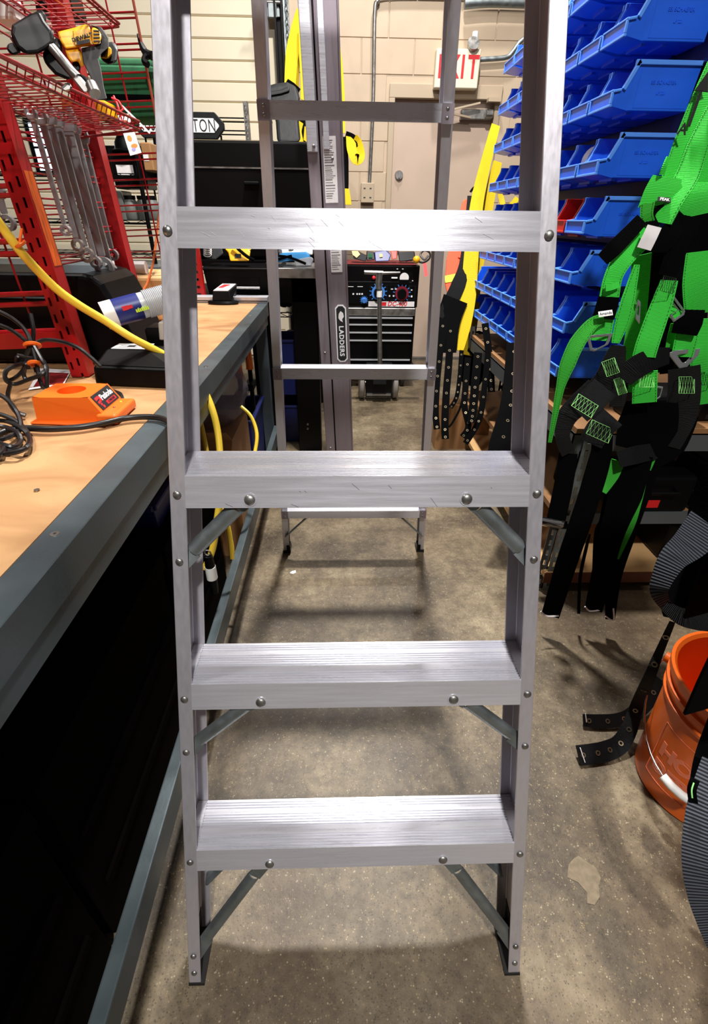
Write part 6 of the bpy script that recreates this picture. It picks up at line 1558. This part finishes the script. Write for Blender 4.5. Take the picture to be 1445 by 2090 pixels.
gs('thin_cord', [(1204, 1090, 1.06), (1196, 1120, 1.06), (1184, 1180, 1.06), (1181, 1252, 1.06)], [.004, .007, .007, .006], BLKF)
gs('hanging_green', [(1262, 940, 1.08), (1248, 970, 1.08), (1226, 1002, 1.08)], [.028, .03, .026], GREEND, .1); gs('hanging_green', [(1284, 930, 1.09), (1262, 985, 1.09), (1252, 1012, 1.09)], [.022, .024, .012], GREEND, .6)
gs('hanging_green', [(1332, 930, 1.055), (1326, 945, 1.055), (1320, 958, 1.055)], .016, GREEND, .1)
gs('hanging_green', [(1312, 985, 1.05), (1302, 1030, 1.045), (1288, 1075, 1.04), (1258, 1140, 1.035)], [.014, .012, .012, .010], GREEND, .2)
gs('strap_end_edge', [(1104, 1248, .995), (1116, 1257, .995), (1140, 1257, .995)], .003, PAPER)
gs('strap_end_edge', [(1194, 1238, 1.02), (1204, 1247, 1.02), (1226, 1245, 1.02)], .003, PAPER); gs('strap_end_edge', [(1236, 1258, 1.02), (1252, 1266, 1.02), (1252, 1242, 1.02)], .003, PAPER)
# hook the harness hangs from
hk = hat(1478, 118, 1.17)
kk = thing('hanging_hook', 'steel bracket hook holding the green harness', 'hook', hk)
MB().tube([V((0, 0, -.02)), V((.02, 0, -.03)), V((.05, .02, .0)), V((.06, .1, .03)), V((BX + BLN + .02 - hk.x, 1.6 - hk.y, .03))], .007, 8).build('arm', STEEL, kk, smooth=True)

# ------------------------------------------------------------------ near black harness at the lower right
BH0 = at(1400, 1150, d=.95)
bh = thing('black_harness', 'near black harness with ribbed leg loop hanging above the orange bucket', 'harness', BH0)
def bs(name, pts, wd, mm, tl=0., n=7):
    L, R = strap_pts(pts, wd, tl, n); return MB().sheet([p - BH0 for p in L], [p - BH0 for p in R], .003).build(name, mm, bh, smooth=True)
bs('leg_loop', [(1450, 1062, .95), (1410, 1108, .94), (1374, 1140, .93), (1352, 1180, .93), (1345, 1210, .935), (1360, 1238, .95)], [.075, .062, .048, .036, .030, .020], BLKG, .1)
bs('leg_loop_inner', [(1440, 1130, .97), (1400, 1180, .97), (1378, 1230, .97), (1372, 1262, .97)], [.09, .07, .05, .03], BLKF)
bs('leg_loop_base', [(1356, 1236, .93), (1390, 1258, .92), (1420, 1264, .92), (1460, 1266, .92)], [.02, .034, .042, .046], BLKW, .3)
bs('leg_tail', [(1445, 1130, .98), (1420, 1180, .98), (1398, 1225, .98), (1384, 1245, .98)], .06, BLKF)
for xc, yc2, w0, zt, zl in ((.585, .40, .16, 1.32, .58), (.75, .46, .20, 1.34, .50), (.68, .34, .16, 1.30, .62), (.66, .56, .14, 1.20, .62), (.86, .52, .16, 1.3, .5)):  # straps out of view, added to block lamp light from the floor at right
    Pz = spline([V((xc + .02 * math.sin(i * 1.7), yc2 + .015 * i, zt + (zl - zt) * i / 4)) - BH0 for i in range(5)], 4)
    MB().sheet([p - V((w0 / 2, .02, 0)) for p in Pz], [p + V((w0 / 2, .02, 0)) for p in Pz], .004).build('added_shade_strap', BLKF, bh, smooth=True)
bs('added_shade_strap', [(1520, 960, .90), (1480, 1040, .93), (1445, 1110, .95)], [.12, .12, .08], BLKF)
ha = thing('hook', 'unseen steel arm added to hold the light-blocking straps of the black harness', 'hook', (.68, .44, 1.36))  # arm out of view, added to carry the shading straps
MB().tube([V((-.12, -.02, -.03)), V((-.12, -.02, .0)), V((0, 0, .01)), V((.94, 0, .01))], .010, 10).build('arm', STEEL, ha, smooth=True)
bs('rope', [(1445, 1000, .96), (1442, 1060, .95)], .05, BLKF)
bs('near_strap', [(1470, 1560, .80), (1442, 1660, .79), (1432, 1760, .79), (1444, 1840, .80), (1475, 1930, .82)], [.05, .055, .055, .055, .05], BLKG, .1)
bs('keeper', [(1419, 1590, .785), (1412, 1612, .785), (1415, 1638, .79)], .013, BLKF); bs('keeper_thread', [(1416, 1598, .778), (1412, 1612, .778), (1413, 1628, .778)], .002, GSTITCH)
bs('near_strap', [(1480, 1480, .83), (1452, 1560, .82), (1440, 1640, .81)], .05, BLKF)
bs('near_tail', [(1462, 1720, .90), (1425, 1740, .92), (1408, 1752, .93)], [.05, .04, .02], BLKF)
fd = lambda u, v, z=.022: (u, v, (at(u, v, z=z) - CAM).dot(FW))
bt = belt('black grommeted strap trailing on the floor beside the orange bucket', [
    ([(1372, 1270, 1.00), (1346, 1330, 1.05), (1322, 1390, 1.09), fd(1300, 1440, .12), fd(1285, 1485, .06), fd(1266, 1518, .028), fd(1240, 1532), fd(1212, 1538), fd(1180, 1542)], [.010, .016, .024, .030, .038, .044, .048, .048, .048], 9, BLKW),
    ([fd(1352, 1390, .10), fd(1318, 1432, .07), fd(1290, 1460, .03), fd(1260, 1470), fd(1225, 1472), fd(1190, 1470)], [.040, .042, .040, .036, .036, .032], 5, BLKW)], 1.1)
for (u0, v0, u1, v1, d) in ((1184, 1526, 1194, 1556, fd(1188, 1540)[2] - .012), (1195, 1456, 1197, 1474, fd(1196, 1466)[2] - .012)):
    o_ = V(bt.location); MB().tube([at(u0, v0, d=d) - o_, at(u1, v1, d=d) - o_], .0012, 5).build('stitching', PAPER, bt)

# ------------------------------------------------------------------ orange bucket
bk = thing('bucket', 'orange plastic bucket with wire bail and white grip on the floor', 'bucket', (.892, .655, 0))
RB, RT_, HB = .133, .150, .365
pr = [(RB - .006, .0), (RB, .006), (RB + (RT_ - RB) * .8, HB * .76)]
for z, e in ((.765, .006), (.79, .007), (.80, .001), (.855, .002), (.86, .009), (.885, .009), (.89, .002), (.945, .003), (.95, .010), (1.0, .011)):
    pr.append((RB + (RT_ - RB) * z + e, HB * z))
inn = [(RT_ + .004, HB), (RT_ - .003, HB * .98), (RB - .004, .006)]
k = MB(); k.lathe(pr + inn, (0, 0, 0), 56)
k.build('shell', BORANGE, bk, smooth=True)
def rad(z): return RB + (RT_ - RB) * z / HB
AZ0 = math.atan2(-.80, -.52) - .42
def on_b(s, z, off=.0006): # s: arc length from the logo centre, viewer's right positive
    a = AZ0 + s / .14; r = rad(z) + off
    return V((r * math.cos(a), r * math.sin(a), z))
LOGO = mat('bucket_print', (236, 128, 92), .45)
k = MB(); hs = .088; zc = .145; wln = .0016
cor = [(-hs, zc - hs), (hs, zc - hs), (hs, zc + hs), (-hs, zc + hs)]
for i in range(4):
    (s0, z0), (s1, z1) = cor[i], cor[(i + 1) % 4]
    pts = [on_b(s0 + (s1 - s0) * t / 12, z0 + (z1 - z0) * t / 12, .0004) for t in range(13)]
    k.tube(pts, .0009, 4)
k.build('logo_frame', LOGO, bk)
for i, (tx_, zz_) in enumerate((('HOME', zc + .018), ('DEPOT', zc - .040))):
    vs2, fs2 = text_geo(tx_, .056 if i == 0 else .050, .0003, .05, .92)
    sh_ = .25
    MB().add([on_b((p.x + sh_ * 0) * 1.0, zz_ + p.y + p.x * .06, .0005 + p.z) for p in vs2], fs2).build('lettering', LOGO, bk)
ea = AZ0 - PI / 2 + .05
for a in (ea, ea + PI):
    c = V((math.cos(a) * (RT_ + .012), math.sin(a) * (RT_ + .012), HB * .835))
    MB().cyl(c - V((math.cos(a), math.sin(a), 0)) * .01, c + V((math.cos(a), math.sin(a), 0)) * .006, .013, n=14).build('ear', BORANGE, bk, smooth=True)
e_ = V((math.cos(ea), math.sin(ea), 0)); fr_ = V((math.cos(ea + PI / 2), math.sin(ea + PI / 2), 0))
al = .74; pts = []
for i in range(25):
    t = PI * i / 24; pts.append(V((0, 0, HB * .835)) + e_ * math.cos(t) * .17 + (fr_ * math.cos(al) - V((0, 0, 1)) * math.sin(al)) * .245 * math.sin(t))
MB().tube(pts, .0019, 7).build('bail', CHROME, bk, smooth=True)
MB().tube(pts[10:15], .0095, 12).build('grip', WHITE, bk, smooth=True)
